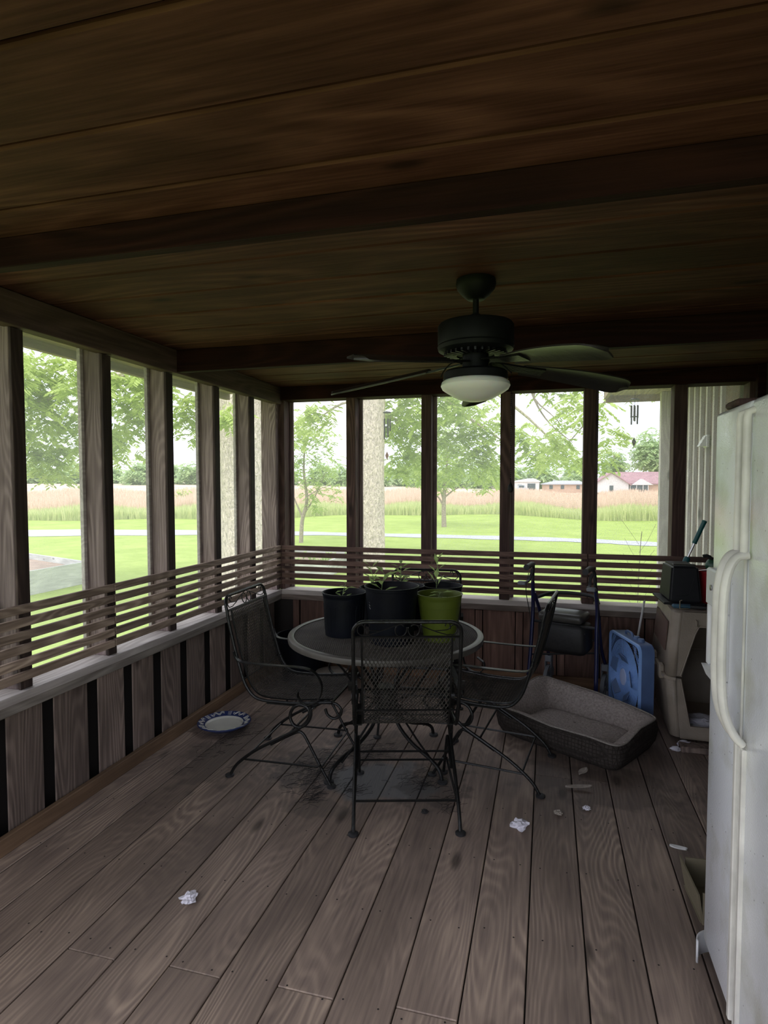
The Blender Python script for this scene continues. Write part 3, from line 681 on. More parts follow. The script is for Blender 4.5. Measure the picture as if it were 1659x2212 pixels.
    for s in (-1, 1): MB().cbox(.20, .47, s*(h-.018)-.014, s*(h-.018)+.014, .405, .413, .002).build('spring_plate', iron, c)
    return c
# local +x is forward. origin at the middle of the rear feet
ch_l = make_chair('wrought iron patio chair left of the table, facing right, its whole side in view', (-1.605, 3.025, 0), math.radians(1.5))
ch_f = dup(ch_l, (-.585, 2.525, 0), math.radians(90+16), 'nearest wrought iron patio chair, its mesh back seen from behind, in front of the table')
ch_r = dup(ch_l, (.0, 3.235, 0), math.radians(180-7), 'wrought iron patio chair on the right of the table, seen edge-on beside the dog bed')
ch_b = dup(ch_l, (-.80, 4.02, 0), math.radians(-90+4), 'farthest wrought iron patio chair, mostly hidden behind the pots, its top rail showing')

# ------------------------------------------------------------------ round table
tx, ty, tz, tr = -.868, 3.215, .72, .545
tb = thing('round_patio_table', 'round black mesh patio table carrying the plant pots', 'table', (tx, ty, 0), 0)
MB().lathe([(tr-.035, tz-.002), (tr-.012, tz), (tr-.002, tz-.006), (tr, tz-.016), (tr-.003, tz-.032), (tr-.012, tz-.036), (tr-.014, tz-.014), (tr-.035, tz-.010)], 96).v
rim = MB(); prof = [(tr-.035, tz-.003), (tr-.014, tz), (tr-.003, tz-.006), (tr, tz-.016), (tr-.003, tz-.034), (tr-.010, tz-.034), (tr-.014, tz-.014), (tr-.035, tz-.012)]
nseg = 96; vs = []; fs = []
for k in range(nseg):
    a = 2*PI*k/nseg
    for (r_, z_) in prof: vs.append((r_*math.cos(a), r_*math.sin(a), z_))
for k in range(nseg):
    for j in range(len(prof)):
        a = k*len(prof)+j; b = k*len(prof)+(j+1) % len(prof); a2 = ((k+1) % nseg)*len(prof)+j; b2 = ((k+1) % nseg)*len(prof)+(j+1) % len(prof); fs.append((a, a2, b2, b))
rim.add(vs, fs).build('rim', M['tablemetal'], tb, True)
tm = MB(); R = tr-.03
dirs = (math.radians(15+31), math.radians(15-31))
for di, a in enumerate(dirs):
    d = Vector((math.cos(a), math.sin(a), 0)); nn_ = Vector((-d.y, d.x, 0)); off = -R+.006
    while off < R:
        hl = math.sqrt(max(0, R*R-off*off)); c0 = nn_*off; w = .0044; t = .0012
        p0 = c0-d*hl; p1 = c0+d*hl
        vs = []
        for p in (p0, p1):
            for (q, z_) in ((-w, 0), (0, t), (w, 0), (0, -t)): vs.append(p+nn_*q*.5+Vector((0, 0, tz-.008+z_)))
        tm.add(vs, [(0, 1, 5, 4), (1, 2, 6, 5), (2, 3, 7, 6), (3, 0, 4, 7)])
        off += .0105
tm.build('mesh_top', M['tablemetal'], tb)
TLEG = [(.36, .69), (.30, .655), (.19, .57), (.10, .46), (.066, .37), (.066, .30), (.10, .215), (.20, .145), (.33, .10), (.395, .06), (.415, .006)]
for k in range(4):
    a = math.radians(-120+90*k)
    R_ = Matrix.Rotation(a, 4, 'Z')
    l = MB().tube([R_ @ p for p in catmull([(r_, 0, z_) for r_, z_ in TLEG], 5)], .010, 8).build('leg', M['iron'], tb, True)
    MB().lathe([(.008, 0), (.026, .001), (.027, .010), (.018, .015), (.008, .016)], 16, R_ @ Vector((.416, 0, 0))).build('foot', M['blackrub'], l, True)
    MB().tube([R_ @ p for p in catmull([(.48, 0, .690), (.34, .0, .60), (.20, .012, .42), (.075, .012, .33), (.20, .012, .19), (.34, .012, .085)], 6)], .006, 6).build('leg_brace', M['iron'], tb, True)
MB().lathe([(.02, .27), (.062, .272), (.064, .28), (.064, .40), (.062, .408), (.02, .41)], 24).build('umbrella_collar', M['iron'], tb, True)
xb = MB()
for k in range(2): xb.box(-.50, .50, -.011, .011, tz-.026, tz-.019, Matrix.Rotation(math.radians(-120+90*k), 4, 'Z'))
xb.build('cross_bars', M['iron'], tb)

# ------------------------------------------------------------------ pots and seedlings
def pot(name, label, x, y, r_top, r_bot, h, mat, ribs=0, tilt=(0, 0), rimh=.02, grp='nursery pots on the table'):
    t = thing(name, label, 'plant pot', (tx+x, ty+y, tz-.0065), 0, grp)
    t.rotation_euler = (tilt[0], tilt[1], 0)
    MB().lathe([(r_bot*.5, .0), (r_bot, .001), (r_bot+.002, .012), (r_top*.965, h-rimh-.012), (r_top*.975, h-rimh), (r_top*.99, h-rimh+.002), (r_top*1.0, h-.006), (r_top*1.025, h-.004), (r_top*1.025, h), (r_top*.985, h), (r_top*.95, h-.01), (r_top*.9, h-.07)], 48).build('pot_body', mat, t, True)
    MB().lathe([(.01, h-.066), (r_top*.5, h-.06), (r_top*.93, h-.068)], 32).build('soil', M['soil'], t, True)
    if ribs:
        rb = MB()
        for k in range(ribs):
            a = 2*PI*k/ribs
            zc0, zc1 = .03, h*.68; pp = []
            for (da, z_) in ((-.13, zc0), (-.13, zc1-.01), (-.09, zc1+.01), (0, zc1+.018), (.09, zc1+.01), (.13, zc1-.01), (.13, zc0)):
                rr = r_bot+(r_top*.965-r_bot)*z_/h+.0005; pp.append((rr*math.cos(a+da), rr*math.sin(a+da), z_))
            rb.tube(pp, .0022, 5)
        rb.build('embossed_ribs', mat, t, True)
    return t
def leaf(mb, p, d, l, w, up=Vector((0, 0, 1)), fold=.25):
    d = d.normalized(); s = d.cross(up); s = s.normalized() if s.length > 1e-4 else Vector((1, 0, 0)); n_ = s.cross(d)
    mb.add([p, p+d*l*.45+s*w*.5+n_*w*fold, p+d*l, p+d*l*.45-s*w*.5+n_*w*fold, p+d*l*.45], [(0, 4, 1), (1, 4, 2), (0, 3, 4), (3, 2, 4)])
def seedling(t, label, pos, height, nl, ll, seed, lean=(0, 0), rise=.5):
    rnd = random.Random(seed)
    s = thing('seedling', label, 'plant', (t.location.x+pos[0], t.location.y+pos[1], t.location.z+pos[2]), 0)
    path = [Vector((lean[0]*q*q, lean[1]*q*q, height*q)) for q in (0, .25, .5, .75, 1)]
    st = MB().tube(path, .0016, 5)
    lf = MB()
    for k in range(nl):
        q = .25+.75*k/max(1, nl-1); p = Vector((lean[0]*q*q, lean[1]*q*q, height*q)); a = k*2.4+rnd.random()
        d = Vector((math.cos(a), math.sin(a), rise+rnd.uniform(-.4, .5)*(1 if q < .9 else .3)))
        L_ = ll*rnd.uniform(.7, 1.15); o = p+d.normalized()*L_*.25; st.tube([p, o], .0009, 4); leaf(lf, o, d+Vector((0, 0, -.3)), L_, L_*.42)
    st.build('stem', M['stem'], s)
    lf.build('leaves', M['leaf'], s)
    return s
# offsets are from the table centre
pA = pot('nursery_pot', 'ribbed black nursery pot at the left edge of the table', -.215, -.085, .121, .105, .238, M['pot'], 12)
pB = pot('nursery_pot', 'black nursery pot tucked behind the ribbed left pot', -.10, .185, .105, .085, .225, M['pot'])
pC = pot('nursery_pot', 'tallest black nursery pot in front at the table centre, with a white feather on it', .080, -.175, .142, .112, .300, M['pot'])
pD = pot('nursery_pot', 'black nursery pot right behind the tallest pot', .075, .135, .115, .09, .250, M['pot'])
pE = pot('nursery_pot', 'black nursery pot behind the lime green pot', .275, .26, .118, .095, .24, M['pot'])
pG = pot('nursery_pot', 'lime green printed nursery pot on the right side of the table', .315, -.06, .121, .083, .250, M['green'])
seedling(pA, 'pale seedling with round leaves in the ribbed left pot', (-.005, -.03, .17), .115, 8, .050, 1, (.02, .01))
seedling(pB, 'tall bright seedling rising from the pot behind the ribbed one', (-.01, -.02, .16), .19, 10, .062, 2, (-.03, 0), .9)
seedling(pC, 'yellow green seedling with broad leaves on the left of the tallest pot', (-.050, -.03, .235), .125, 7, .085, 3, (.02, 0), .5)
seedling(pD, 'feathery upright seedling rising behind the tallest pot', (-.02, .0, .185), .18, 20, .062, 4, (0, 0), .6)
seedling(pE, 'spindly seedling with upright leaves in the pot behind the green one', (-.03, -.03, .175), .215, 9, .068, 5, (.01, 0), 1.4)
seedling(pG, 'low two part seedling in the lime green pot', (-.01, -.02, .185), .075, 10, .060, 6, (.02, 0), .2)
# print on the green pot, wrapped on the wall
def wrap_text(txt, size, ang0, z0, r0, r1, h, parent, mat):
    cu = bpy.data.curves.new('lettering', 'FONT'); cu.body = txt; cu.size = size; cu.extrude = .0004; cu.resolution_u = 3
    to = bpy.data.objects.new('lettering', cu); COL.objects.link(to)
    dg = bpy.context.evaluated_depsgraph_get(); me = bpy.data.meshes.new_from_object(to.evaluated_get(dg)); bpy.data.objects.remove(to)
    bm = bmesh.new(); bm.from_mesh(me); bmesh.ops.triangulate(bm, faces=bm.faces[:]); bmesh.ops.subdivide_edges(bm, edges=[e for e in bm.edges if e.calc_length() > .012], cuts=2)
    for v in bm.verts:
        z = z0+v.co.y; rr = r0+(r1-r0)*z/h+.0007+v.co.z; a = ang0+v.co.x/r1
        v.co = Vector((rr*math.cos(a), rr*math.sin(a), z))
    bm.to_mesh(me); bm.free(); me.materials.clear(); me.materials.append(mat)
    return link('lettering', me, parent)
wrap_text('knock', .055, math.radians(-100), .128, .085, .121*.965, .25, pG, M['print'])
wrap_text('The', .016, math.radians(-100), .180, .085, .121*.965, .25, pG, M['print'])
ft = MB()
for k in range(9): leaf(ft, Vector((0, 0, .004*k)), Vector((math.sin(k*2.1)*.6, -.15, 1)), .026, .006)
ft.tube([(0, 0, 0), (.006, 0, .05)], .0012, 4)
fo = ft.build('feather', M['feather'], None, loc=(tx+.080-.085, ty-.175-.092, tz+.165)); tag(fo, 'small white feather stuck on the wall of the tallest black pot', 'feather')

# ------------------------------------------------------------------ refrigerator
FX = .50
fr = thing('refrigerator', 'white side by side refrigerator with pebbled doors and long curved handles', 'refrigerator', (FX, 1.62, 0), 0)
ysm, yl, yn = .115, .450, -.47        # local y: seam, far edge, near edge ; local x 0 = door face, + into the body
MB().cbox(.075, .78, yn+.005, yl-.005, .03, 1.765, .012).build('cabinet', M['fridge'], fr, True)
def door(name, a, b):
    o = MB().cbox(.0, .07, a, b, .085, 1.765, .013).build(name, M['fridge'], fr, True); return o
fd = door('freezer_door', ysm+.003, yl); rd = door('fridge_door', yn, ysm-.003)
for par, y0 in ((fd, ysm+.029), (rd, ysm-.029)):
    MB().tube([(.0, y0, 1.736), (-.014, y0, 1.73), (-.016, y0, 1.715), (-.016, y0, 1.372)], .0098, 12).build('upper_handle', M['fridgetrim'], par, True)
    path = catmull([(-.006, y0, 1.368), (-.030, y0, 1.362), (-.047, y0, 1.335), (-.058, y0, 1.28), (-.061, y0, 1.20), (-.061, y0, 1.06), (-.053, y0, .965), (-.031, y0, .905), (-.008, y0, .876)], 6)
    MB().sweep(path, [[(.0155*math.cos(2*PI*q/12), .011*math.sin(2*PI*q/12)) for q in range(12)]]*len(path), False, True, Vector((0, 1, 0))).build('curved_handle', M['fridgetrim'], par, True)
    MB().cbox(-.010, .003, y0-.010, y0+.010, .09, .865, .003).build('edge_trim', M['fridgetrim'], par)
MB().cbox(-.004, .002, ysm+.004, ysm+.009, .09, 1.36, .001).build('door_edge', M['fridgetrim'], fd)
# dispenser on the freezer door: proud bezel with a recessed bay and drip tray
yd0, yd1 = ysm+.135, yl-.004
dp = MB().cbox(-.018, .004, yd0, yd1, 1.175, 1.29, .006).cbox(-.014, .004, yd0, yd0+.022, .985, 1.18, .005).cbox(-.014, .004, yd1-.022, yd1, .985, 1.18, .006)
dpo = dp.build('dispenser_bezel', M['white_plast'], fd, True)
MB().box(-.004, .001, yd0+.02, yd1-.02, .985, 1.18).build('dispenser_bay', M['fridgetrim'], dpo)
MB().add([(-.026, yd0, .985), (-.026, yd1, .985), (.0, yd1, .985), (.0, yd0, .985), (-.012, yd0, .950), (-.012, yd1, .950), (.0, yd1, .945), (.0, yd0, .945)],
         [(0, 1, 2, 3), (4, 7, 6, 5), (0, 4, 5, 1), (1, 5, 6, 2), (3, 2, 6, 7), (0, 3, 7, 4)]).build('drip_tray', M['white_plast'], dpo)
MB().lathe([(.002, 0), (.009, .001), (.009, .004), (.002, .005)], 16, mat=Matrix.Translation((-.018, (yd0+yd1)/2+.03, 1.235)) @ Matrix.Rotation(-PI/2, 4, 'Y')).build('lock_button', M['steel'], dpo, True)
kp = MB(); vs = []
for i in range(13):
    a = i/12*PI*.5; vs += [(.055-.075*math.sin(a), yl+.012+.062*(1-math.cos(a))*.0+.07*math.cos(a)-.02, z_) for z_ in (.005, .078)]
kp.add(vs, [(2*i, 2*i+2, 2*i+3, 2*i+1) for i in range(12)])
ko = kp.build('kick_plate', M['white_plast'], fr, True); ko['label'] = 'loose curved white kick plate end'
sm = ko.modifiers.new('thick', 'SOLIDIFY'); sm.thickness = .006
MB().cbox(.05, .078, yn, yl, .012, .075, .004).build('grille', M['blackrub'], fr)
MB().cbox(.03, .12, .36, .44, 1.766, 1.772, .002).build('hinge_cover', M['fridgetrim'], fr)
for yy in (yn+.05, yl-.05):
    for xx in (.12, .70): MB().lathe([(.015, 0), (.02, .002), (.02, .032)], 12, (xx, yy, 0)).build('leveling_foot', M['blackrub'], fr)
# tray on top
tr_ = thing('wooden_tray', 'brown wooden tray lying on top of the refrigerator', 'tray', (FX+.095, 1.995, 1.766), 0)
MB().cbox(-.075, .16, -.06, .06, .008, .028, .006).build('tray_board', M['postd'], tr_, True)
MB().cbox(-.055, .13, -.045, .045, .0, .009, .002).build('tray_foot', M['darkwall'], tr_)

# small box beyond the fridge
bx = thing('cardboard_box', 'small tan box with a dark opening on the floor beside the fridge', 'box', (.65, 2.37, 0), math.radians(4))
MB().box(-.12, .12, -.10, .10, .003, .006).build('box_base', M['cardboard'], bx)
bwm = MB()
bwm.add([(-.115, -.10, 0), (-.115, .10, 0), (-.135, -.115, .115), (-.135, .115, .115), (-.109, -.10, 0), (-.109, .10, 0), (-.129, -.113, .115), (-.129, .113, .115)], [(0, 1, 3, 2), (4, 6, 7, 5), (2, 3, 7, 6), (0, 2, 6, 4), (1, 5, 7, 3)])
bwm.box(-.115, .12, -.106, -.10, 0, .115).box(-.115, .12, .10, .106, 0, .115).box(.114, .12, -.1, .1, 0, .115)
bwm.build('box_walls', M['cardboard'], bx)

# ------------------------------------------------------------------ dog crate
cr_ = thing('dog_crate', 'large beige two part plastic dog crate with its door off, beyond the refrigerator', 'dog crate', (.70, 3.86, 0), math.radians(-2))
CWd, CDp, zl, zm, zt_ = .60, .74, .02, .385, .775
def cr_sec(z):
    # inset from the lip (the shells taper away from the middle seam)
    if z >= zm: return .035*(z-zm)/(zt_-zm)
    return .035*(zm-z)/(zm-zl)
def shell(z0, z1, close_top, front):
    bm = bmesh.new(); i0, i1 = cr_sec(z0), cr_sec(z1); r = .05
    def ring(z, ins):
        x0, x1, y0, y1 = ins, CWd-ins, ins, CDp-ins; pts = []
        for (cx_, cy_, a0) in ((x0+r, y0+r, PI), (x1-r, y0+r, 1.5*PI), (x1-r, y1-r, 0), (x0+r, y1-r, PI/2)):
            for k in range(5): a = a0+PI/2*k/4; pts.append(bm.verts.new((cx_+r*math.cos(a), cy_+r*math.sin(a), z)))
        return pts
    za = [z0, z0+(z1-z0)*.5, z1]
    rings = [ring(z, cr_sec(z)) for z in za]
    if close_top == 1: rings.append([bm.verts.new((v.co.x+(.018 if v.co.x < CWd/2 else -.018), v.co.y+(.018 if v.co.y < CDp/2 else -.018), z1+.012)) for v in rings[-1]])
    n_ = 20
    for a, b in zip(rings[:-1], rings[1:]):
        for k in range(n_):
            if k == 4: continue            # the long front span is cut out for the doorway
            bm.faces.new((a[k], a[(k+1) % n_], b[(k+1) % n_], b[k]))
    if close_top == 1: bm.faces.new(rings[-1])
    else: bm.faces.new(rings[0][::-1])
    return bm
mb = MB().bm(shell(zm+.012, zt_, 1, True))
up = mb.build('upper_shell', M['beige'], cr_, True); s_ = up.modifiers.new('t', 'SOLIDIFY'); s_.thickness = .006
mb = MB().bm(shell(zl, zm-.0, 0, True))
lo = mb.build('lower_shell', M['beige'], cr_, True); s_ = lo.modifiers.new('t', 'SOLIDIFY'); s_.thickness = .006
# door surround: header with notch, jambs that follow the taper, sill
def quad_prism(mb, pts, y0, y1):
    n_ = len(pts); vs = [(x_, y0, z_) for x_, z_ in pts]+[(x_, y1, z_) for x_, z_ in pts]
    mb.add(vs, [tuple(range(n_))[::-1], tuple(range(n_, 2*n_))]+[(k, (k+1) % n_, n_+(k+1) % n_, n_+k) for k in range(n_)])
mb = MB()
quad_prism(mb, [(.05, zm+.012), (.085, zm+.012), (.155, .655), (.155, .685), (.175, .70), (CWd-.175, .70), (CWd-.155, .685), (CWd-.155, .655), (CWd-.085, zm+.012), (CWd-.05, zm+.012), (CWd-.085, zt_), (.085, zt_)][:5]+[(CWd-.175, .70), (CWd-.155, .685), (CWd-.155, .655), (CWd-.085, zm+.012), (CWd-.05, zm+.012), (CWd-.085, zt_+.011), (.085, zt_+.011)], .016, .030)
mb.build('door_header', M['beige'], up)
mb = MB()
quad_prism(mb, [(.05, zm), (.085, zm), (.14, .10), (.46, .10), (CWd-.085, zm), (CWd-.05, zm), (CWd-.085, zl), (.085, zl)], .018, .030)
mb.build('door_sill', M['beige'], lo)
mb = MB(); pth = [(.078, .012, zm+.02), (.150, .012, .655), (.172, .012, .705), (CWd-.172, .012, .705), (CWd-.150, .012, .655), (CWd-.078, .012, zm+.02)]
mb.tube(pth, .006, 6); mb.build('door_edge', M['beige'], up, True)
mb = MB(); mb.tube([(.078, .012, zm), (.134, .012, .10), (CWd-.134, .012, .10), (CWd-.078, .012, zm)], .006, 6); mb.build('door_edge', M['beige'], lo, True)
MB().cbox(.15, .162, -.004, .022, .705, .745, .003).build('door_bracket', M['beige'], up)
# joining lip and side latches
lp_ = MB(); ringp = []
for (cx_, cy_, a0) in ((.05, .05, PI), (CWd-.05, .05, 1.5*PI), (CWd-.05, CDp-.05, 0), (.05, CDp-.05, PI/2)):
    for k in range(5): a = a0+PI/2*k/4; ringp.append((cx_+.058*math.cos(a), cy_+.058*math.sin(a), zm+.004))
rr_ = ringp[5:]+ringp[:5]
lp_.sweep([Vector(p) for p in rr_], [[(-.008, -.008), (.008, -.008), (.008, .008), (-.008, .008)]]*len(rr_), False, True, Vector((0, 0, 1))); lp_.build('seam_lip', M['beige'], lo)
for yy in (.10, .40): MB().cbox(-.028, .002, yy, yy+.07, zm-.035, zm+.05, .006).build('latch', M['beige'], lo, True)
vp = MB(); vp.add([(.009, .13, .52), (.009, .60, .52), (.024, .60, .70), (.024, .13, .70), (.003, .13, .52), (.003, .60, .52), (.018, .60, .70), (.018, .13, .70)], [(4, 7, 6, 5), (0, 1, 2, 3), (4, 5, 1, 0), (7, 3, 2, 6), (4, 0, 3, 7), (5, 6, 2, 1)])
vp.build('side_vent', M['brownvent'], up)
vt = MB()
for k in range(6): vt.box(-.0, .014, .15+.075*k, .16+.075*k, .53, .69)
MB().cbox(.06, .2, .18, .5, zt_+.008, zt_+.018, .004).build('top_recess', M['beige'], up)
# crumpled cloth inside
def blobby(name, mat, loc, sx, sy, sz, seed, rough=.35, sub=3, parent=None):
    bm = bmesh.new(); bmesh.ops.create_icosphere(bm, subdivisions=sub, radius=1)
    for v in bm.verts:
        f = 1+rough*(mnoise.noise(v.co*1.7+Vector((seed, 0, 0)))+.6*mnoise.noise(v.co*4+Vector((0, seed, 0))))
        v.co = Vector((v.co.x*f*sx, v.co.y*f*sy, max(-.8, v.co.z*f)*sz))
    lowz = min(v.co.z for v in bm.verts)
    for v in bm.verts: v.co.z -= lowz
    return MB().bm(bm).build(name, mat, parent, True, loc=loc)
bk = blobby('crumpled_cloth', M['tissue'], (.92, 4.05, .030), .12, .08, .045, 3); tag(bk, 'pale crumpled cloth lying inside the dog crate', 'cloth')
tf = blobby('fluff_tuft', M['tissue'], (.80, 3.80, .0), .045, .03, .022, 9); tag(tf, 'pale tuft of stuffing at the left foot of the crate doorway', 'fluff')
tf2 = blobby('fluff_tuft', M['tissue'], (.735, 3.74, .0), .03, .02, .014, 11); tag(tf2, 'flat pale tuft of stuffing on the floor between dog bed and crate', 'fluff')
pl_ = MB().cbox(-.26, .26, -.045, .045, 0, .035, .006).build('scrap_board', M['board_l'], None, loc=(1.02, 3.76, 0)); tag(pl_, 'dirty scrap board lying on the floor in front of the crate', 'board')

# ---- things on the crate
bn = thing('storage_bin', 'black plastic bin turned upside down on top of the crate', 'bin', (.735, 4.02, zt_+.020), math.radians(2))
mb = MB()
def frus(mb, b, t, z0, z1):
    vs = [(b[0], b[2], z0), (b[1], b[2], z0), (b[1], b[3], z0), (b[0], b[3], z0), (t[0], t[2], z1), (t[1], t[2], z1), (t[1], t[3], z1), (t[0], t[3], z1)]
    mb.add(vs, [(3, 2, 1, 0), (4, 5, 6, 7), (0, 1, 5, 4), (1, 2, 6, 5), (2, 3, 7, 6), (3, 0, 4, 7)])
bmf = bmesh.new(); tmp = MB(); frus(tmp, (0, .190, 0, .30), (.016, .168, .02, .28), .018, .245)
for v in tmp.v: bmf.verts.new(v)
bmf.verts.ensure_lookup_table()
for f in tmp.f: bmf.faces.new([bmf.verts[i] for i in f])
bmesh.ops.bevel(bmf, geom=bmf.edges[:], offset=.014, segments=3, affect='EDGES')
MB().bm(bmf).build('bin_body', M['binp'], bn, True)
MB().cbox(-.035, .20, -.02, .32, .008, .022, .004).build('bin_flange', M['binp'], bn)
MB().tube(catmull([(.155, .0045+.012, .235), (.135, .010, .15), (.115, .004, .085), (.10, .0018, .065), (.03, .0016, .06)], 6), .0016, 5).build('molded_line', M['binp'], bn, True)
MB().cbox(.035, .165, .07, .11, .243, .249, .002).build('grip_slot', M['iron'], bn)
for xx in (.01, .2): MB().cbox(xx, xx+.03, .0, .03, .0, .01, .002).build('bin_foot', M['binp'], bn)
bt = thing('blue_pouch', 'blue cloth pouch squashed on the crate in front of the black bin', 'pouch', (.79, 3.955, zt_+.0195), 0)
MB().cbox(-.05, .06, -.02, .025, 0, .022, .008).build('pouch', M['bluestuff'], bt, True)
hk = thing('metal_hook', 'small pale metal hook standing on the crate front edge', 'hook', (.775, 3.915, zt_+.0195), 0)
MB().tube([(0, 0, 0), (0, 0, .05), (.012, 0, .055)], .003, 6).tube([(0, 0, .003), (.05, .01, .003)], .003, 6).build('hook_rod', M['cardboard'], hk, True)
jk = thing('black_tool_roll', 'jumbled black tools on the crate beside the upturned bin', 'tool', (.90, 3.95, zt_+.0195), math.radians(-8))
MB().tube([(-.06, -.02, .012), (.0, -.03, .014), (.13, -.03, .012)], .011, 8, smooth_iter=1).tube([(-.03, .01, .01), (.15, .0, .012)], .009, 8).build('tool_handles', M['blackrub'], jk, True)
MB().tube([(.02, -.045, .006), (.12, -.05, .008)], .005, 6).build('tool_blade', M['steel'], jk, True)
# teal handled lopper leaning behind the bin
hd = thing('teal_handled_tool', 'long tool with teal grips and steel shaft sticking up behind the black bin', 'garden tool', (.80, 4.365, zt_+.02), 0)
hd.rotation_euler = (math.radians(3), math.radians(21), 0)
MB().tube([(0, 0, .0), (0, 0, .50)], .008, 8).build('shaft', M['steel'], hd, True)
MB().lathe([(.010, .385), (.016, .387), (.0145, .40), (.0145, .53), (.016, .54), (.015, .548), (.006, .55)], 16).build('upper_grip', M['teal'], hd, True)
MB().lathe([(.010, .19), (.017, .192), (.019, .23), (.021, .27), (.0175, .285), (.010, .288)], 16).build('lower_grip', M['teal'], hd, True)
# red bucket with green thing
rb_ = thing('red_bucket', 'red plastic bucket on the crate between black bin and refrigerator', 'bucket', (1.015, 4.18, zt_+.020), 0)
MB().lathe([(.06, 0), (.065, .002), (.088, .195), (.093, .197), (.093, .205), (.084, .205), (.078, .19)], 32).build('bucket_body', M['red'], rb_, True)
MB().tube([(-.09, 0, .20), (-.06, -.06, .215), (0, -.085, .222), (.06, -.06, .215), (.09, 0, .20)], .003, 6, smooth_iter=2).build('bail_handle', M['steel'], rb_, True)
gs = thing('green_sprayer', 'dark green rounded garden sprayer head resting on the red bucket', 'sprayer', (1.00, 4.13, zt_+.226), 0)
MB().lathe([(.01, 0), (.032, .004), (.042, .024), (.042, .05), (.03, .072), (.01, .078)], 24).build('sprayer_body', M['greenp'], gs, True)
MB().tube([(0, 0, .07), (-.03, -.01, .10), (-.06, -.01, .095)], .011, 8, smooth_iter=1).build('nozzle', M['blackrub'], gs, True)
# pale pole leaning on the sill
pg = thing('pale_pole', 'thin pale pole leaning against the far sill between fan and crate', 'pole', (.50, 4.18, 0), 0)
d_ = Vector((.675, 4.625, .66))-Vector((.50, 4.18, 0)); 
MB().tube([(0, 0, .008), tuple(d_), tuple(d_*1.10)], .0075, 8).build('pole_rod', M['white_plast'], pg, True)
MB().tube([(0, 0, .008), tuple(d_*.06)], .012, 8).build('pole_tip', M['blackrub'], pg, True)

# ------------------------------------------------------------------ box fan
p0 = Vector((.430, 4.42, 0)); p1 = Vector((.562, 3.985, 0)); dv = (p1-p0); fw = .50
bf = thing('box_fan', 'light blue square box fan standing between dog bed and dog crate', 'fan', (*((p0+p1)/2).xy, 0), math.atan2(dv.y, dv.x))
fw = dv.length+.02; fh = .535; hw_ = fw/2; th = .095     # local x: far->near, front face at y=0 (normal -y), depth +y
def rrect(hw, z0, z1, r, n=6):
    pts = []
    for (cx_, cz_, a0) in ((hw-r, z1-r, 0), (-hw+r, z1-r, PI/2), (-hw+r, z0+r, PI), (hw-r, z0+r, 1.5*PI)):
        for k in range(n+1): a = a0+PI/2*k/n; pts.append((cx_+r*math.cos(a), cz_+r*math.sin(a)))
    return pts
out_ = rrect(hw_, .015, fh, .05); N_ = len(out_)
mb = MB(); vs = []
for yy, ins in ((.012, 0), (th, 0), (th, .010), (.012, .010)):
    vs += [(x_*(1-ins/hw_), yy, fh/2+(z_-fh/2)*(1-ins/fh*2)) for x_, z_ in out_]
mb.add(vs, [(j*N_+k, j*N_+(k+1) % N_, ((j+1) % 4)*N_+(k+1) % N_, ((j+1) % 4)*N_+k) for j in range(4) for k in range(N_)])
mb.build('housing', M['bluefan2'], bf, True)
mb = MB(); vs = []
for yy, ins in ((0, .002), (.014, -.001), (.014, .014), (0, .014)):
    vs += [(x_*(1-ins/hw_), yy, fh/2+(z_-fh/2)*(1-ins/fh*2)) for x_, z_ in out_]
mb.add(vs, [(j*N_+k, j*N_+(k+1) % N_, ((j+1) % 4)*N_+(k+1) % N_, ((j+1) % 4)*N_+k) for j in range(4) for k in range(N_)])
mb.build('front_bezel', M['bluefan'], bf, True)
gr = MB(); zc_ = fh/2; rm = min(hw_, fh/2)-.022; ex = (hw_-.022)/rm; ez = (fh/2-.022)/rm
for k in range(1, 23):
    r_ = .045+(rm-.045)*k/22
    gr.tube([(r_*ex*math.cos(a), .004, zc_+r_*ez*math.sin(a)) for a in [2*PI*j/36 for j in range(36)]], .0019, 4, closed=True)
for k in range(56):
    a = 2*PI*k/56
    gr.tube([(rr_*ex*math.cos(a+tw), .005, zc_+rr_*ez*math.sin(a+tw)) for rr_, tw in ((.04, 0), (.09, .10), (.15, .24), (rm, .36))], .0018, 4)
for sx_ in (-1, 1):
    for sz_ in (-1, 1):
        for q in (0, .02, .04): gr.tube([(sx_*(hw_-.02), .005, zc_+sz_*(rm*.55+q)), (sx_*(hw_*.55+q*.7), .005, zc_+sz_*(fh/2-.02))], .0014, 4)
gr.build('grille', M['bluefan'], bf, True)
MB().lathe([(.045, 0), (.043, .006), (.02, .009), (.003, .010)], 28, mat=Matrix.Translation((0, .004, zc_)) @ Matrix.Rotation(PI/2, 4, 'X') @ Matrix.Diagonal((1.0, 1.25, 1, 1))).build('hub_badge', M['hub'], bf, True)
for k in range(5):
    B2 = Matrix.Translation((0, .06, zc_)) @ Matrix.Rotation(2*PI*k/5, 4, 'Y') @ Matrix.Rotation(math.radians(28), 4, 'X')
    MB().add([B2 @ Vector(p) for p in [(-.02, 0, .03), (.03, 0, .03), (.075, .0, .10), (.06, 0, .17), (-.02, 0, .175), (-.045, 0, .10),
             (-.02, .004, .03), (.03, .004, .03), (.075, .004, .10), (.06, .004, .17), (-.02, .004, .175), (-.045, .004, .10)]],
             [(0, 1, 2, 3, 4, 5), (11, 10, 9, 8, 7, 6)]+[(i, i+6, (i+1) % 6+6, (i+1) % 6) for i in range(6)]).build('fan_blade', M['bluefan2'], bf)
MB().lathe([(.035, 0), (.035, .05), (.01, .052)], 20, mat=Matrix.Translation((0, .085, zc_)) @ Matrix.Rotation(PI/2, 4, 'X')).build('motor', M['bluefan2'], bf)
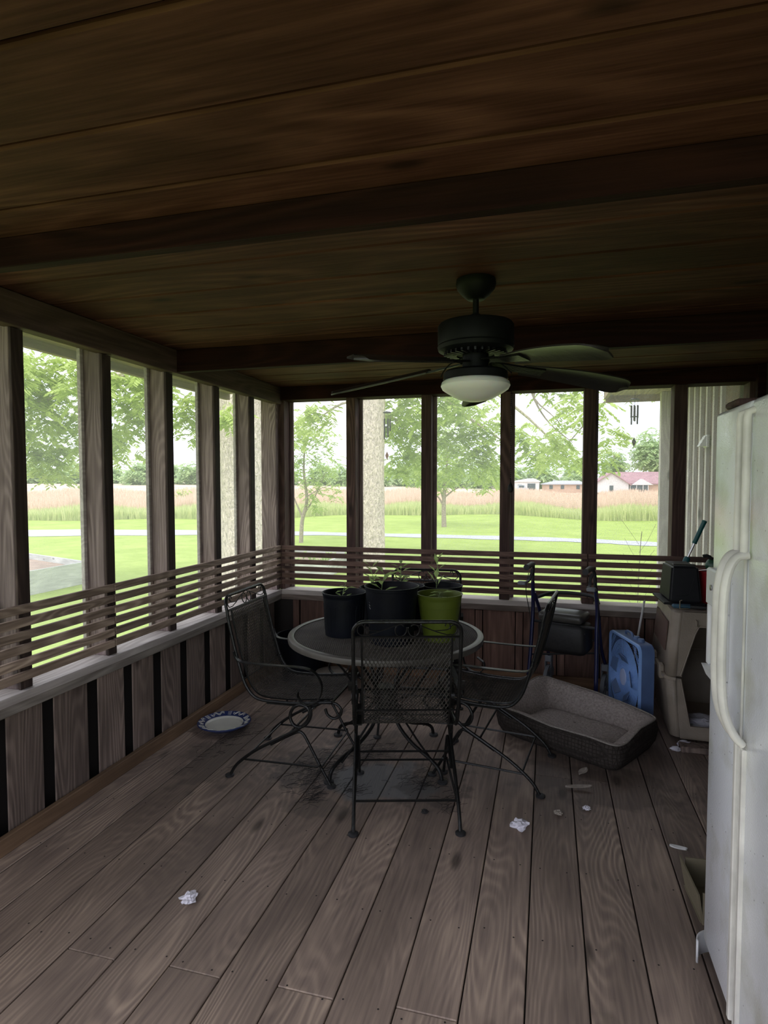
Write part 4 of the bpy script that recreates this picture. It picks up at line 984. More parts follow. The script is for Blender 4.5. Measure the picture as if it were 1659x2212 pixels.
MB().tube([(-.10, .06, fh-.005), (-.095, .06, fh+.022), (-.02, .06, fh+.024), (.0, .06, fh+.018), (.008, .06, fh-.005)], .008, 8, smooth_iter=1).build('carry_handle', M['bluefan2'], bf, True)
for xx in (.062, .125): MB().lathe([(.022, 0), (.022, .014), (.018, .022), (.004, .024)], 20, (xx, .06, fh-.002)).build('knob', M['bluefan2'], bf, True)
for xx in (-hw_+.06, hw_-.06): MB().cbox(xx-.02, xx+.02, .0, th, 0, .017, .003).build('foot', M['bluefan2'], bf)
M['voidgrey'] = M['darkwall']
bg_ = MB()
for k in range(1, 13):
    r_ = .045+(rm-.045)*k/12
    bg_.tube([(r_*ex*math.cos(a), th-.006, zc_+r_*ez*math.sin(a)) for a in [2*PI*j/28 for j in range(28)]], .0016, 4, closed=True)
for k in range(16): a = 2*PI*k/16; bg_.tube([(.04*math.cos(a), th-.005, zc_+.04*math.sin(a)), (rm*ex*math.cos(a), th-.005, zc_+rm*ez*math.sin(a))], .002, 4)
bg_.build('rear_grille', M['bluefan2'], bf)

# ------------------------------------------------------------------ rollator walker
wk = thing('rollator_walker', 'blue framed rollator walker with black seat standing against the far wall', 'walker', (.12, 4.27, 0), math.radians(-19))
# local: x across, y towards the wall
for s in (-1, 1):
    f_ = MB().tube(catmull([(s*.215, -.03, .86), (s*.222, .0, .70), (s*.222, -.01, .55), (s*.228, -.03, .35), (s*.235, -.06, .10)], 6), .0135, 10).build('frame_tube', M['bluetube'], wk, True)
    MB().tube(catmull([(s*.215, .0, .78), (s*.205, .10, .62), (s*.20, .20, .40), (s*.205, .30, .26)], 6), .0125, 10).build('front_tube', M['bluetube'], wk, True)
    MB().tube(catmull([(s*.215, -.03, .85), (s*.212, -.035, .93), (s*.205, -.05, .975), (s*.200, -.09, .992)], 5), .011, 10).build('handle_stem', M['blackrub'], wk, True)
    MB().tube([(s*.200, -.07, .990), (s*.198, -.10, .993), (s*.196, -.19, .985), (s*.196, -.205, .984)], [.017, .019, .018, .021], 12).build('hand_grip', M['blackrub'], wk, True)
    MB().flat(catmull([(s*.205, -.07, .955), (s*.20, -.10, .925), (s*.205-.0, -.14, .885), (s*.205, -.18, .88)], 4), .018, .010, Vector((1, 0, 0))).build('brake_lever', M['blackrub'], wk, True)
    MB().cbox(-.028, .028, -.022, .022, -.012, .012, .005, mat=Matrix.Translation((s*.205-.026*s*-1*(1), -.185, .872))).build('lever_pad', M['greyrub'], wk, True)
    MB().tube(catmull([(s*.22, -.10, .93), (s*.245, -.08, .80), (s*.235, -.02, .60), (s*.25, .0, .35)], 5), .003, 6).build('brake_cable', M['blackrub'], wk, True)
    # wheels
    for (wy, wr_, nm_, wx) in ((-.07, .085, 'rear_wheel', s*.235+s*.026), (.30, .095, 'front_wheel', s*.205)):
        Wm = Matrix.Translation((wx, wy, wr_+.001)) @ Matrix.Rotation(PI/2, 4, 'Y')
        w_ = MB(); vs = []; NS = 28; pr_ = [(wr_-.02, -.011), (wr_-.003, -.013), (wr_, 0), (wr_-.003, .013), (wr_-.02, .011)]
        for k in range(NS):
            a = 2*PI*k/NS
            for r_, q in pr_: vs.append(Wm @ Vector((r_*math.cos(a), r_*math.sin(a), q)))
        w_.add(vs, [(k*5+j, k*5+(j+1) % 5, ((k+1) % NS)*5+(j+1) % 5, ((k+1) % NS)*5+j) for k in range(NS) for j in range(5)])
        wo_ = w_.build(nm_, M['greyrub'], wk, True)
        sp = MB()
        for k in range(5): sp.box(.01, wr_-.018, -.008, .008, -.005, .005, Wm @ Matrix.Rotation(2*PI*k/5, 4, 'Z'))
        sp.lathe([(.018, -.014), (.018, .014)], 14, mat=Wm); sp.build('spokes', M['greyrub'], wo_)
        if nm_ == 'front_wheel':
            MB().cbox(wx-.026, wx-.017, wy-.02, wy+.02, wr_-.02, .235, .004).cbox(wx+.017, wx+.026, wy-.02, wy+.02, wr_-.02, .235, .004).cbox(wx-.026, wx+.026, wy-.022, wy+.022, .215, .265, .006).build('fork', M['greyrub'], wk, True)
        else:
            MB().cbox(wx-.028, wx-.008, wy-.02, wy+.02, .07, .16, .004).build('brake_housing', M['blackrub'], wk, True)
MB().cbox(-.185, .125, -.02, .20, .590, .655, .026).build('seat', M['vinyl'], wk, True)
mb = MB().cbox(-.20, .15, -.01, .20, .37, .588, .045)
bgo = mb.build('tote_bag', M['blackcloth'], wk, True)
for v in bgo.data.vertices:
    v.co += Vector((.012*mnoise.noise(v.co*14), -.02*mnoise.noise(v.co*9), -.02*mnoise.noise(v.co*7)))
MB().tube([(-.225, .02, .575), (.225, .02, .575)], .010, 8).build('cross_bar', M['blackrub'], wk, True)
MB().tube([(-.20, .15, .46), (.20, .15, .46)], .009, 8).tube([(-.24, .02, .33), (.20, .22, .36)], .007, 8).build('cross_brace', M['blackrub'], wk, True)
MB().tube(catmull([(-.21, .06, .74), (-.15, .20, .755), (0, .235, .76), (.15, .20, .755), (.21, .06, .74)], 5), .013, 8).build('backrest_bar', M['blackrub'], wk, True)
for s in (-1, 1): MB().lathe([(.006, 0), (.009, .003), (.009, .008), (.003, .010)], 10, mat=Matrix.Translation((s*.13, .018, .53)) @ Matrix.Rotation(PI/2, 4, 'X')).build('snap', M['steel'], bgo, True)

# ------------------------------------------------------------------ dog bed
db = thing('dog_bed', 'grey fleece lined rectangular dog bed with quilted dark sides', 'dog bed', (.175, 3.745, 0), math.radians(-31))
ba, bb_ = .405, .285
def sq(a, e=4.0):
    c_, s_ = math.cos(a), math.sin(a); return (math.copysign(abs(c_)**(2/e), c_), math.copysign(abs(s_)**(2/e), s_))
def rimh(x_, y_):   # bolster height: high at the far side and left, low at the near side
    u, v = x_/ba, y_/bb_
    return .172+.045*max(0, min(1, (v+.6)/1.4))+.035*max(0, -u)-.045*max(0, u)*max(0, v)+.02*math.sin(3*u+1.1)*(1 if v < 0 else .3)-.035*math.exp(-((u-.15)/.35)**2)*(v < -.5)
NS = 96
def surf(rows, name, mat, par, disp=.004, sc=18):
    mb = MB(); vs = []
    for row in rows: vs += row
    fs = [(i*NS+k, i*NS+(k+1) % NS, (i+1)*NS+(k+1) % NS, (i+1)*NS+k) for i in range(len(rows)-1) for k in range(NS)]
    mb.add(vs, fs); o = mb.build(name, mat, par, True)
    for v in o.data.vertices: 
        nn = mnoise.noise(v.co*sc)*disp; v.co.z = max(.001, v.co.z+nn); v.co.x += nn*.7; v.co.y -= nn*.7
    return o
def ringpts(f, zf, e=9.0):
    out = []
    for k in range(NS):
        c_, s_ = sq(2*PI*k/NS, e); x_, y_ = c_*ba, s_*bb_; h_ = rimh(x_, y_); out.append(Vector((x_*f, y_*((1-(1-f)*ba/bb_) if f > .7 else f*(1-.3*ba/bb_)/.7), zf(h_))))
    return out
# outside
rows = [ringpts(.87, lambda h: .002), ringpts(.93, lambda h: .012), ringpts(.985, lambda h: h*.3), ringpts(1.01, lambda h: h*.6), ringpts(1.0, lambda h: h*.88), ringpts(.975, lambda h: h*.985)]
oc = surf(rows, 'outer_cover', M['bedcover'], db, .006, 12)
rows = [ringpts(.975, lambda h: h*.985), ringpts(.95, lambda h: h), ringpts(.90, lambda h: h*.97), ringpts(.83, lambda h: h*.84), ringpts(.755, lambda h: .06+h*.35), ringpts(.70, lambda h: .070)]
fl = surf(rows, 'bolster_lining', M['fleece'], db, .010, 16)
rows = [ringpts(.975, lambda h: h*.985)]
MB().tube([p+Vector((0, 0, .002)) for p in ringpts(.978, lambda h: h*.99)], .0045, 6, closed=True).build('piping', M['pipe'], db, True)
rows = [ringpts(.745, lambda h: .03), ringpts(.74, lambda h: .065), ringpts(.68, lambda h: .088), ringpts(.5, lambda h: .100), ringpts(.3, lambda h: .104), ringpts(.02, lambda h: .104)]
surf(rows, 'cushion', M['fleece'], db, .012, 11)

# ------------------------------------------------------------------ plate, lidded bucket, litter on the floor
pt = thing('dinner_plate', 'white plate with a blue patterned rim on the floor by the left wall', 'plate', (-1.975, 3.36, .0), 0)
MB().lathe([(.09, .002), (.11, .003), (.125, .018), (.158, .030), (.163, .033), (.160, .036), (.122, .024), (.112, .012), (.02, .010)], 56).build('plate_dish', M['plate'], pt, True)
vs = []; fs = []
NB = 96
for k in range(NB):
    a = 2*PI*k/NB
    vs += [Vector((r_*math.cos(a), r_*math.sin(a), z_)) for r_, z_ in ((.1185, .0245), (.1635, .0392), (.1670, .0350), (.126, .0150), (.108, .0008))]
for k in range(NB):
    for j in range(4): fs.append((k*5+j, ((k+1) % NB)*5+j, ((k+1) % NB)*5+j+1, k*5+j+1))
MB().add(vs, fs).build('rim_band', M['blueglaze'], pt, True)
wv = MB()
for g in range(6):
    a0 = 2*PI*g/6
    for off in (0, .010): wv.tube([((.143+.011*math.sin(t*4*PI)+off-.005)*math.cos(a0+t*.62), (.143+.011*math.sin(t*4*PI)+off-.005)*math.sin(a0+t*.62), .0345+off*.35+.011*math.sin(t*4*PI)*.29) for t in [i/14 for i in range(15)]], .0017, 4)
    for da in (.74, .80, .86): wv.tube([(.126*math.cos(a0+da), .126*math.sin(a0+da), .0280), (.160*math.cos(a0+da), .160*math.sin(a0+da), .0386)], .0014, 4)
wv.build('rim_pattern', M['plate'], pt)

lb = thing('lidded_tub', 'low dark tub with a pale round lid standing behind the left chair', 'tub', (-1.56, 4.22, 0), 0)
MB().lathe([(.10, 0), (.105, .002), (.118, .115), (.121, .118)], 32).build('tub_body', M['blackrub'], lb, True)
MB().lathe([(.121, .118), (.124, .120), (.124, .130), (.118, .133), (.02, .134)], 32).build('tub_lid', M['woodlid'], lb, True)
sb = thing('dark_planter', 'large round black planter in the dark far left corner behind the table', 'planter', (-1.86, 4.36, 0), 0)
MB().lathe([(.13, 0), (.15, .002), (.20, .33), (.21, .335), (.21, .36), (.195, .36), (.185, .30), (.02, .29)], 36).build('planter_body', M['pot'], sb, True)

def crumple(name, label, cat, loc, s, seed, mat, rough=.9, flat_=.6, grp=None):
    bm = bmesh.new(); bmesh.ops.create_icosphere(bm, subdivisions=3, radius=1)
    for v in bm.verts:
        f = .75+rough*abs(mnoise.noise(v.co*1.6+Vector((seed, 0, 0))))+.45*mnoise.noise(v.co*4.5+Vector((0, seed, 0)))
        v.co *= f; v.co.z *= flat_
    lz = min(v.co.z for v in bm.verts)
    for v in bm.verts: v.co = Vector((v.co.x*s, v.co.y*s, (v.co.z-lz)*s))
    o = MB().bm(bm).build(name, mat, None, False, loc=loc); return tag(o, label, cat, grp)
crumple('crumpled_tissue', 'small white crumpled tissue alone on the open floor at front left', 'tissue', (-1.265, 1.885, .001), .026, 1.3, M['tissue'])
crumple('crumpled_tissue', 'largest crumpled tissue, on the floor right of the nearest chair', 'tissue', (-.104, 2.685, .001), .035, 5.1, M['tissue'])
crumple('pale_pebble', 'small pale rounded lump on the floor, left of the similar one', 'pebble', (.064, 2.855, .001), .022, 7.7, M['dryleaf'], .3, .5)
crumple('pale_pebble', 'small whitish rounded lump on the floor, right of the similar one', 'pebble', (.196, 2.93, .001), .020, 9.2, M['tissue'], .3, .5)
crumple('dark_lump', 'small dark lump on the floor boards below the nearest chair', 'lump', (-.539, 2.70, .001), .018, 3.9, M['hair'], .5, .5)
def curled(name, label, loc, L_, w, rz, mat):
    mb = MB(); vs = []; n_ = 9
    for i in range(n_):
        t = i/(n_-1); ww = w*math.sin(PI*min(1, max(.04, t)))**.6 if 0 < t < 1 else w*.05
        for j in range(3):
            q = j-1; vs.append((L_*(t-.5), q*ww/2, .004+.010*(q*q)+.012*t*t))
    mb.add(vs, [(i*3+j, i*3+3+j, i*3+4+j, i*3+1+j) for i in range(n_-1) for j in range(2)])
    o = mb.build(name, mat, None, True, loc=loc, rot=(0, 0, rz)); m_ = o.modifiers.new('t', 'SOLIDIFY'); m_.thickness = .0012
    return tag(o, label, 'leaf')
curled('dry_leaf', 'long dry pale leaf curled on the floor below the dog bed', (.169, 3.125, .002), .13, .03, .1, M['dryleaf'])
curled('dry_leaf', 'small white curled leaf on the floor close to the refrigerator', (.55, 2.70, .002), .07, .022, -.5, M['feather'])
curled('dry_leaf', 'grey dry leaf on the floor under the near edge of the dog bed', (.20, 3.30, .002), .07, .04, .9, M['dryleaf'])
hr = MB(); rnd = random.Random(4)
for (cx_, cy_, sx_, sy_, n_) in ((-1.20, 2.95, .13, .18, 240), (-1.12, 2.70, .04, .09, 60), (-.98, 3.25, .12, .12, 110), (-.62, 3.0, .12, .12, 80), (-1.85, 3.2, .10, .30, 100), (-.95, 2.80, .05, .05, 40), (-.45, 2.80, .05, .08, 25)):
    for k in range(n_):
        x_, y_ = rnd.gauss(cx_, sx_*.6), rnd.gauss(cy_, sy_*.6); a = rnd.gauss(.9, .5); p = Vector((x_, y_, .0035)); P_ = [p.copy()]
        for q in range(4): a += rnd.uniform(-.6, .6); p = p+Vector((math.cos(a), math.sin(a), 0))*rnd.uniform(.008, .018); P_.append(p.copy()+Vector((0, 0, rnd.uniform(0, .004))))
        hr.tube(P_, .0008, 3, cap=False)
ho = hr.build('pet_hair', M['hair'], None); tag(ho, 'wisps of dark pet hair matted on the floor around the table legs', 'pet hair', kind='stuff')

# ------------------------------------------------------------------ wind chimes
def chime(label, x, y, ztop, zdisc, zt0, zt1, r_, ntube, clapz, tagz, tagmat, L_):
    c = thing('wind_chime', label, 'wind chime', (x, y, ztop), 0)
    q = lambda z: z-ztop
    MB().tube([(0, 0, 0), (0, 0, q(zdisc))], .0015, 5).build('hanging_cord', M['chime'], c)
    MB().lathe([(.004, q(zdisc)+.008), (r_*.6, q(zdisc)+.006), (r_, q(zdisc)-.002), (r_*.9, q(zdisc)-.008), (.004, q(zdisc)-.010)], 20).build('top_disc', M['chime'], c, True)
    for k in range(ntube):
        a = 2*PI*k/ntube+.3; xx, yy = r_*.72*math.cos(a), r_*.72*math.sin(a); l = .55+.45*((k*2) % ntube)/ntube
        t_ = MB().tube([(xx, yy, q(zt0)), (xx, yy, q(zt0)-(zt0-zt1)*l)], .0058, 8).build('chime_tube', M['chime'], c, True)
        MB().tube([(xx, yy, q(zdisc)-.005), (xx, yy, q(zt0))], .0009, 4).build('tube_string', M['chime'], t_)
    MB().tube([(0, 0, q(zdisc)), (0, 0, q(tagz)+.03)], .0010, 4).build('clapper_string', M['chime'], c)
    MB().lathe([(.004, q(clapz)+.006), (.016, q(clapz)+.004), (.016, q(clapz)-.004), (.004, q(clapz)-.006)], 14).build('clapper', M['chime'], c, True)
    MB().add([(0, .0015, q(tagz)+.035), (-.016, .0015, q(tagz)), (0, .0015, q(tagz)-.04), (.016, .0015, q(tagz)), (0, -.0015, q(tagz)+.035), (-.016, -.0015, q(tagz)), (0, -.0015, q(tagz)-.04), (.016, -.0015, q(tagz))],
             [(0, 1, 2, 3), (7, 6, 5, 4), (0, 4, 5, 1), (1, 5, 6, 2), (2, 6, 7, 3), (3, 7, 4, 0)]).build('wind_sail', tagmat, c)
chime('wind chime with an orange sail hanging outside beside the big pale tree trunk', -1.324, 4.95, 2.47, 2.156, 2.10, 1.91, .037, 5, 2.03, 1.79, M['orange'], 1)
chime('dark wind chime with a small dark sail hanging outside the second bay from the right', .633, 4.95, 2.47, 2.192, 2.145, 1.975, .036, 6, 2.06, 1.868, M['chime'], 1)
fd_ = thing('hanging_bell', 'small dark hanging bell outside the left wall near the corner', 'bell', (-2.60, 4.72, 2.35), 0)
MB().tube([(0, 0, 0), (0, 0, -.12)], .0015, 5).build('bell_cord', M['chime'], fd_)
MB().lathe([(.004, -.115), (.02, -.12), (.032, -.15), (.022, -.17), (.035, -.19), (.026, -.21), (.03, -.23), (.006, -.24)], 20).build('bell_body', M['chime'], fd_, True)
MB().lathe([(.004, -.30), (.018, -.305), (.026, -.34), (.030, -.35), (.006, -.352)], 20).tube([(0, 0, -.24), (0, 0, -.30)], .001, 4).build('bell_cup', M['frost'], fd_, True)

# ------------------------------------------------------------------ neighbouring house wall outside on the right
hw = struct('house_siding', 'weathered board and batten house wall continuing outside past the porch', mb=MB().box(1.385, 1.50, 4.83, 7.6, GR, 2.62), mat=M['siding'])
tag(hw, cat='structure')
y = 5.25
while y < 7.5:
    link('batten', board_mesh('hb', .035, .05, 2.60-GR, M['batten'], .003), hw, (1.372, y, (2.60+GR)/2)); y += .23
link('corner_board', board_mesh('hcb', .14, .10, 2.60-GR, M['batten'], .003), hw, (1.316, 7.56, (2.60+GR)/2))
link('trim_board', board_mesh('htb', .06, .32, 2.60-GR, M['board_b'], .003), hw, (1.362, 5.06, (2.60+GR)/2))
eo = struct('roof_overhang', 'tan eave of the house wall seen above the last bays', mb=MB().box(.66, 1.5, 5.0, 7.72, 2.60, 2.63), mat=M['pale_x'])
MB().box(.64, .68, 5.0, 7.72, 2.56, 2.74).build('fascia_board', M['pale_x'], eo)
MB().box(.66, 1.5, 7.70, 7.74, 2.52, 2.74).build('end_fascia', M['pale_x'], eo)
MB().box(.62, 4, 4.9, 7.8, 2.74, 2.80).build('roof_deck', M['darkwall'], eo)
MB().tube([(.70, 7.64, 2.60), (.95, 7.64, 2.74)], .03, 4).build('gable_brace', M['batten'], eo)
vc = thing('wall_vent', 'small pale vent hood on the siding outside the last bay', 'vent', (1.352, 5.93, 1.92), 0)
MB().add([(0, -.05, -.04), (0, .05, -.04), (0, .05, .05), (0, -.05, .05), (-.06, -.05, -.04), (-.06, .05, -.04), (-.012, .05, .05), (-.012, -.05, .05)], [(0, 1, 2, 3), (4, 7, 6, 5), (0, 4, 5, 1), (3, 2, 6, 7), (0, 3, 7, 4), (1, 5, 6, 2)]).build('vent_hood', M['white_plast'], vc)
MB().cbox(-.004, .018, -.06, .06, -.05, .06, .003).build('vent_flange', M['white_plast'], vc)

# ------------------------------------------------------------------ ground
def gz(x_, y_):
    r_ = math.hypot(x_, y_); az = math.atan2(-x_, y_)
    k = max(0, min(1, (az+.05)/.6)); return GR+max(0, r_-55)*(.004+.014*k)
mb = MB(); nx, ny = 60, 60; vs = []
def gx(i): t = (i/nx-.5)*2; return math.copysign(abs(t)**2.2, t)*420
def gy(j): t = j/ny; return -40+(t**1.0)*0+ (t**2.4)*460
for j in range(ny+1):
    for i in range(nx+1): x_, y_ = gx(i), gy(j); vs.append((x_, y_, gz(x_, y_)))
mb.add(vs, [(j*(nx+1)+i, j*(nx+1)+i+1, (j+1)*(nx+1)+i+1, (j+1)*(nx+1)+i) for j in range(ny) for i in range(nx)])
go = mb.build('ground', M['ground'], None, True); tag(go, 'bright green mown lawn running out to the tall dry field', 'lawn', kind='structure')
pm = MB(); vs = []
ctr = [(-60, 2), (-38, 11), (-28, 16), (-20.4, 19.6), (-14.3, 21.4), (-9.8, 22.2), (-6.1, 22.4), (-1.7, 22.3), (1.1, 22.0), (3.6, 21.2), (9, 19.2), (26, 14)]
C_ = catmull([(a, b, 0) for a, b in ctr], 6)
for i, p in enumerate(C_):
    a = C_[max(0, i-1)]; b = C_[min(len(C_)-1, i+1)]; d = (b-a).normalized(); nn = Vector((-d.y, d.x, 0)); w_ = max(.72, min(1.7, .72-.085*(p.x+8)))+.10*math.sin(i*1.7)
    vs += [p+nn*w_+Vector((0, 0, GR+.012)), p-nn*w_+Vector((0, 0, GR+.012))]
pm.add(vs, [(2*i, 2*i+1, 2*i+3, 2*i+2) for i in range(len(C_)-1)])
po = pm.build('gravel_path', M['gravel'], None); tag(po, 'grey gravel drive curving across the lawn', 'path', kind='structure')

# tall field grass: rows of real blades
def blades(name, mat, label, n_, r0, r1, h0, h1, w0, seed, az0=-.32, az1=1.05):
    rnd = random.Random(seed); vs = []; fs = []
    for k in range(n_):
        az = rnd.uniform(az0, az1); r_ = r0+(r1-r0)*rnd.random()**1.3; r_ += 2.2*math.sin(az*9)+1.2*math.sin(az*23)-1.2
        x_, y_ = -r_*math.sin(az), r_*math.cos(az); h = rnd.uniform(h0, h1)*(1+.25*math.sin(az*37)); w_ = w0*r_/40; z_ = gz(x_, y_); l = rnd.uniform(-.25, .25)*h; c_, s_ = math.cos(az), math.sin(az)
        o = len(vs); vs += [(x_-w_*c_, y_-w_*s_, z_), (x_+w_*c_, y_+w_*s_, z_), (x_+l, y_+l*.3, z_+h)]; fs.append((o, o+1, o+2))
    o = MB().add(vs, fs).build(name, mat, None); return tag(o, label, 'grass', kind='stuff')
blades('meadow_grass', M['bladeg'], 'tall green grass along the near edge of the dry field', 26000, 38, 43.5, .35, .75, .05, 1)
blades('meadow_grass', M['bladet'], 'tall tan and pinkish dry grass filling the field', 42000, 43, 85, .75, 1.15, .05, 2)

# ------------------------------------------------------------------ trees
import array
def cone_path(p, r):
    return p, r
def compound(mb_v, mb_f, p, d, L_, nl, ll, rnd):
    """a pinnate leaf: pairs of leaflets along a drooping stalk"""
    d = d.normalized(); up = Vector((0, 0, 1)); s = d.cross(up)
    s = s.normalized() if s.length > 1e-3 else Vector((1, 0, 0))
    for i in range(nl):
        t = (i+1)/nl; q = p+d*L_*t+Vector((0, 0, -.35*L_*t*t))
        for sg in (-1, 1):
            dd = (s*sg*.9+d*.55+Vector((0, 0, -.45+rnd.uniform(-.2, .2)))).normalized(); w = dd.cross(Vector((rnd.uniform(-.4, .4), rnd.uniform(-.4, .4), 1))).normalized()*ll*.21
            l = ll*rnd.uniform(.8, 1.15); o = len(mb_v)
            mb_v.extend((q, q+dd*l*.45+w, q+dd*l, q+dd*l*.45-w)); mb_f.append((o, o+1, o+2, o+3))
def foliage(name, blobs, dens, ll, L_, nl, mat, parent, seed, hollow=.0):
    rnd = random.Random(seed); v = []; f = []
    for (x_, y_, z_, r_) in blobs:
        n_ = max(6, int(dens*r_**2))
        for k in range(n_):
            while True:
                q = Vector((rnd.uniform(-1, 1), rnd.uniform(-1, 1), rnd.uniform(-1, 1)))
                if q.length < 1: break
            p = Vector((x_, y_, z_))+q*r_
            d = Vector((rnd.uniform(-1, 1), rnd.uniform(-1, 1), rnd.uniform(-.5, .25)))
            compound(v, f, p, d, L_*rnd.uniform(.7, 1.1), nl, ll*rnd.uniform(.75, 1.15), rnd)
    me = bpy.data.meshes.new(name); me.from_pydata([tuple(q) for q in v], [], f); me.materials.append(mat); me.update()
    o = link(name, me, parent); o['kind'] = 'stuff'; return o
def tree(label, base, trunk, rad, limbs, blobs, dens, ll, L_, nl, leafm, barkm, seed, nside=14, grp=None, rough=.0):
    t = thing('tree', label, 'tree', base, 0, grp); B0 = Vector(base)
    P_ = catmull([Vector(p)-B0 for p in trunk], 6); n_ = len(P_)
    rr = []
    for i in range(n_):
        q = i/(n_-1)*(len(rad)-1); k = min(len(rad)-2, int(q)); rr.append(rad[k]+(rad[k+1]-rad[k])*(q-k))
    secs = []
    rnd = random.Random(seed)
    for i in range(n_): secs.append([(math.cos(2*PI*k/nside)*rr[i]*(1+rough*mnoise.noise(Vector((k*.9, i*.25, seed)))), math.sin(2*PI*k/nside)*rr[i]*(1+rough*mnoise.noise(Vector((k*.9, i*.25, seed+5))))) for k in range(nside)])
    MB().sweep(P_, secs).build('trunk', barkm, t, True)
    for (pts, r0) in limbs:
        Q_ = catmull([Vector(p)-B0 for p in pts], 4); m_ = len(Q_)
        MB().tube(Q_, [r0*(1-.8*i/(m_-1)) for i in range(m_)], 7).build('branch', barkm, t, True)
    foliage('foliage', [(b[0]-B0.x, b[1]-B0.y, b[2]-B0.z, b[3]) for b in blobs], dens, ll, L_, nl, leafm, t, seed)
    return t
A_ = [(-8.4, 8.57, 3.51, 0.56), (-8.69, 8.27, 3.01, 0.65), (-8.55, 9.12, 2.78, 0.43), (-9.23, 9.16, 2.37, 0.5), (-9.02, 9.36, 1.95, 0.4), (-7.39, 9.45, 3.7, 0.42), (-7.46, 9.4, 3.2, 0.37), (-7.59, 9.93, 2.84, 0.39), (-8.17, 10.12, 2.33, 0.35), (-6.65, 9.99, 3.08, 0.32), (-6.56, 10.05, 2.65, 0.28), (-4.92, 8.71, 2.7, 0.25), (-6.49, 8.88, 3.24, 0.34), (-7.21, 8.3, 3.18, 0.51), (-7.88, 9.05, 2.5, 0.46), (-8.32, 7.19, 3.26, 0.76), (-9.14, 7.77, 2.27, 0.6)]
A_up = [(-7.5, 9, 5.4, 1.1), (-6, 10.5, 5.6, 1.1), (-9, 8.5, 5.2, 1.0), (-5.4, 9, 6.0, 1.1), (-6.6, 8, 5.6, 1.0)]
tree('huge old tree nearest the corner, its pale trunk seen through the last left bays', (-5.27, 9.80, GR), [(-5.27, 9.80, GR-.1), (-5.28, 9.8, .8), (-5.32, 9.8, 2.2), (-5.4, 9.75, 4.0), (-5.6, 9.6, 6.2)], [.53, .45, .42, .38, .22],
     [([(-5.55, 9.75, 3.3), (-6.6, 9.4, 3.75), (-7.6, 9.0, 3.35), (-8.6, 8.5, 2.95)], .13), ([(-5.55, 9.75, 3.6), (-6.8, 9.5, 4.1), (-8.2, 9.1, 3.7), (-9.4, 8.6, 3.45)], .11), ([(-6.6, 9.4, 3.75), (-7.2, 9.8, 3.2), (-8.2, 10.0, 2.5)], .05),
      ([(-5.5, 9.7, 4.2), (-6.5, 8.8, 5.0), (-7.5, 8.6, 5.4)], .12), ([(-5.5, 9.75, 3.0), (-6.0, 9.9, 2.95), (-6.7, 10.0, 2.7)], .04)],
     A_, 430, .14, .30, 6, M['fol'], M['bark'], 11, 28, None, .10)
B_ = [(-3.61, 14.56, 3.21, 0.64), (-3.26, 15.15, 2.68, 0.62), (-3.73, 15.56, 2.1, 0.46), (-2.53, 15.8, 3.31, 0.74), (-2.05, 15.87, 2.58, 0.68), (-2.94, 16.74, 2.0, 0.59), (-1.57, 15.92, 3.06, 0.62), (-1.49, 16.43, 2.11, 0.51), (-0.67, 16.99, 2.85, 0.48), (-0.41, 16.99, 2.34, 0.38), (0.19, 17.0, 2.60, 0.48), (0.56, 16.99, 2.22, 0.32), (-2.95, 13.69, 3.53, 0.65), (-1.9, 13.87, 3.62, 0.65), (-5.2, 13.0, 3.2, 0.43), (-5.89, 13.8, 2.86, 0.29), (-4.05, 14.44, 2.87, 0.35), (-4, 13, 5.4, 1.2), (-2.5, 14, 5.2, 1.2), (-5.5, 14, 5.3, 1.1)]
tree('huge pale barked tree trunk seen straight through the second far bay, behind the wind chime', (-3.87, 13.0, GR), [(-3.87, 13.0, GR-.1), (-3.86, 13.0, .8), (-3.86, 13.0, 2.2), (-3.82, 13.0, 4.0), (-3.8, 13.1, 6.0)], [.345, .315, .305, .29, .18],
     [([(-3.83, 13.0, 3.8), (-3.0, 14.0, 4.1), (-2.2, 15.2, 3.4), (-1.2, 16.2, 2.7)], .10), ([(-3.83, 13.0, 4.2), (-2.2, 14.5, 4.3), (-.8, 16.0, 3.5), (.3, 16.9, 2.5)], .09), ([(-3.83, 13.05, 3.4), (-4.6, 13.2, 3.4), (-5.6, 13.6, 2.95)], .05), ([(-3.8, 13.1, 3.2), (-3.6, 14.3, 3.1), (-3.2, 15.5, 2.5)], .05)],
     B_, 230, .17, .36, 6, M['fol'], M['bark'], 12, 28, None, .10)
C2 = [(0.29, 9.0, 2.5, 0.20), (0.62, 8.48, 2.56, 0.2), (0.85, 8.96, 2.29, 0.16), (1.0, 9.93, 2.16, 0.13), (0.74, 9.97, 1.94, 0.25), (0.11, 10.0, 2.17, 0.27), (-0.03, 11.0, 2.08, 0.22), (0.36, 7.99, 2.63, 0.16), (.1, 9.6, 3.6, .8), (1.2, 10.2, 3.8, .8)]
tree('leafy tree whose drooping branch hangs in the two right hand bays of the far wall', (3.4, 12.6, GR), [(3.4, 12.6, GR-.1), (3.4, 12.6, 1.5), (3.2, 12.4, 3.5), (3.0, 12.3, 5)], [.25, .22, .2, .1],
     [([(3.3, 12.4, 3.2), (2.0, 11.2, 3.9), (.9, 9.9, 3.2), (.4, 8.9, 2.55)], .06), ([(2.0, 11.2, 3.9), (1.0, 10.6, 3.0), (.3, 10.5, 2.2)], .04), ([(1.0, 10, 3.3), (-.2, 9.4, 2.95), (.15, 9.2, 2.45)], .03), ([(-.35, 9.6, 3.3), (-.2, 9.4, 2.8), (.02, 9.4, 2.45), (.35, 9.3, 2.15)], .022)],
     C2, 520, .105, .24, 6, M['fol'], M['bark2'], 13)
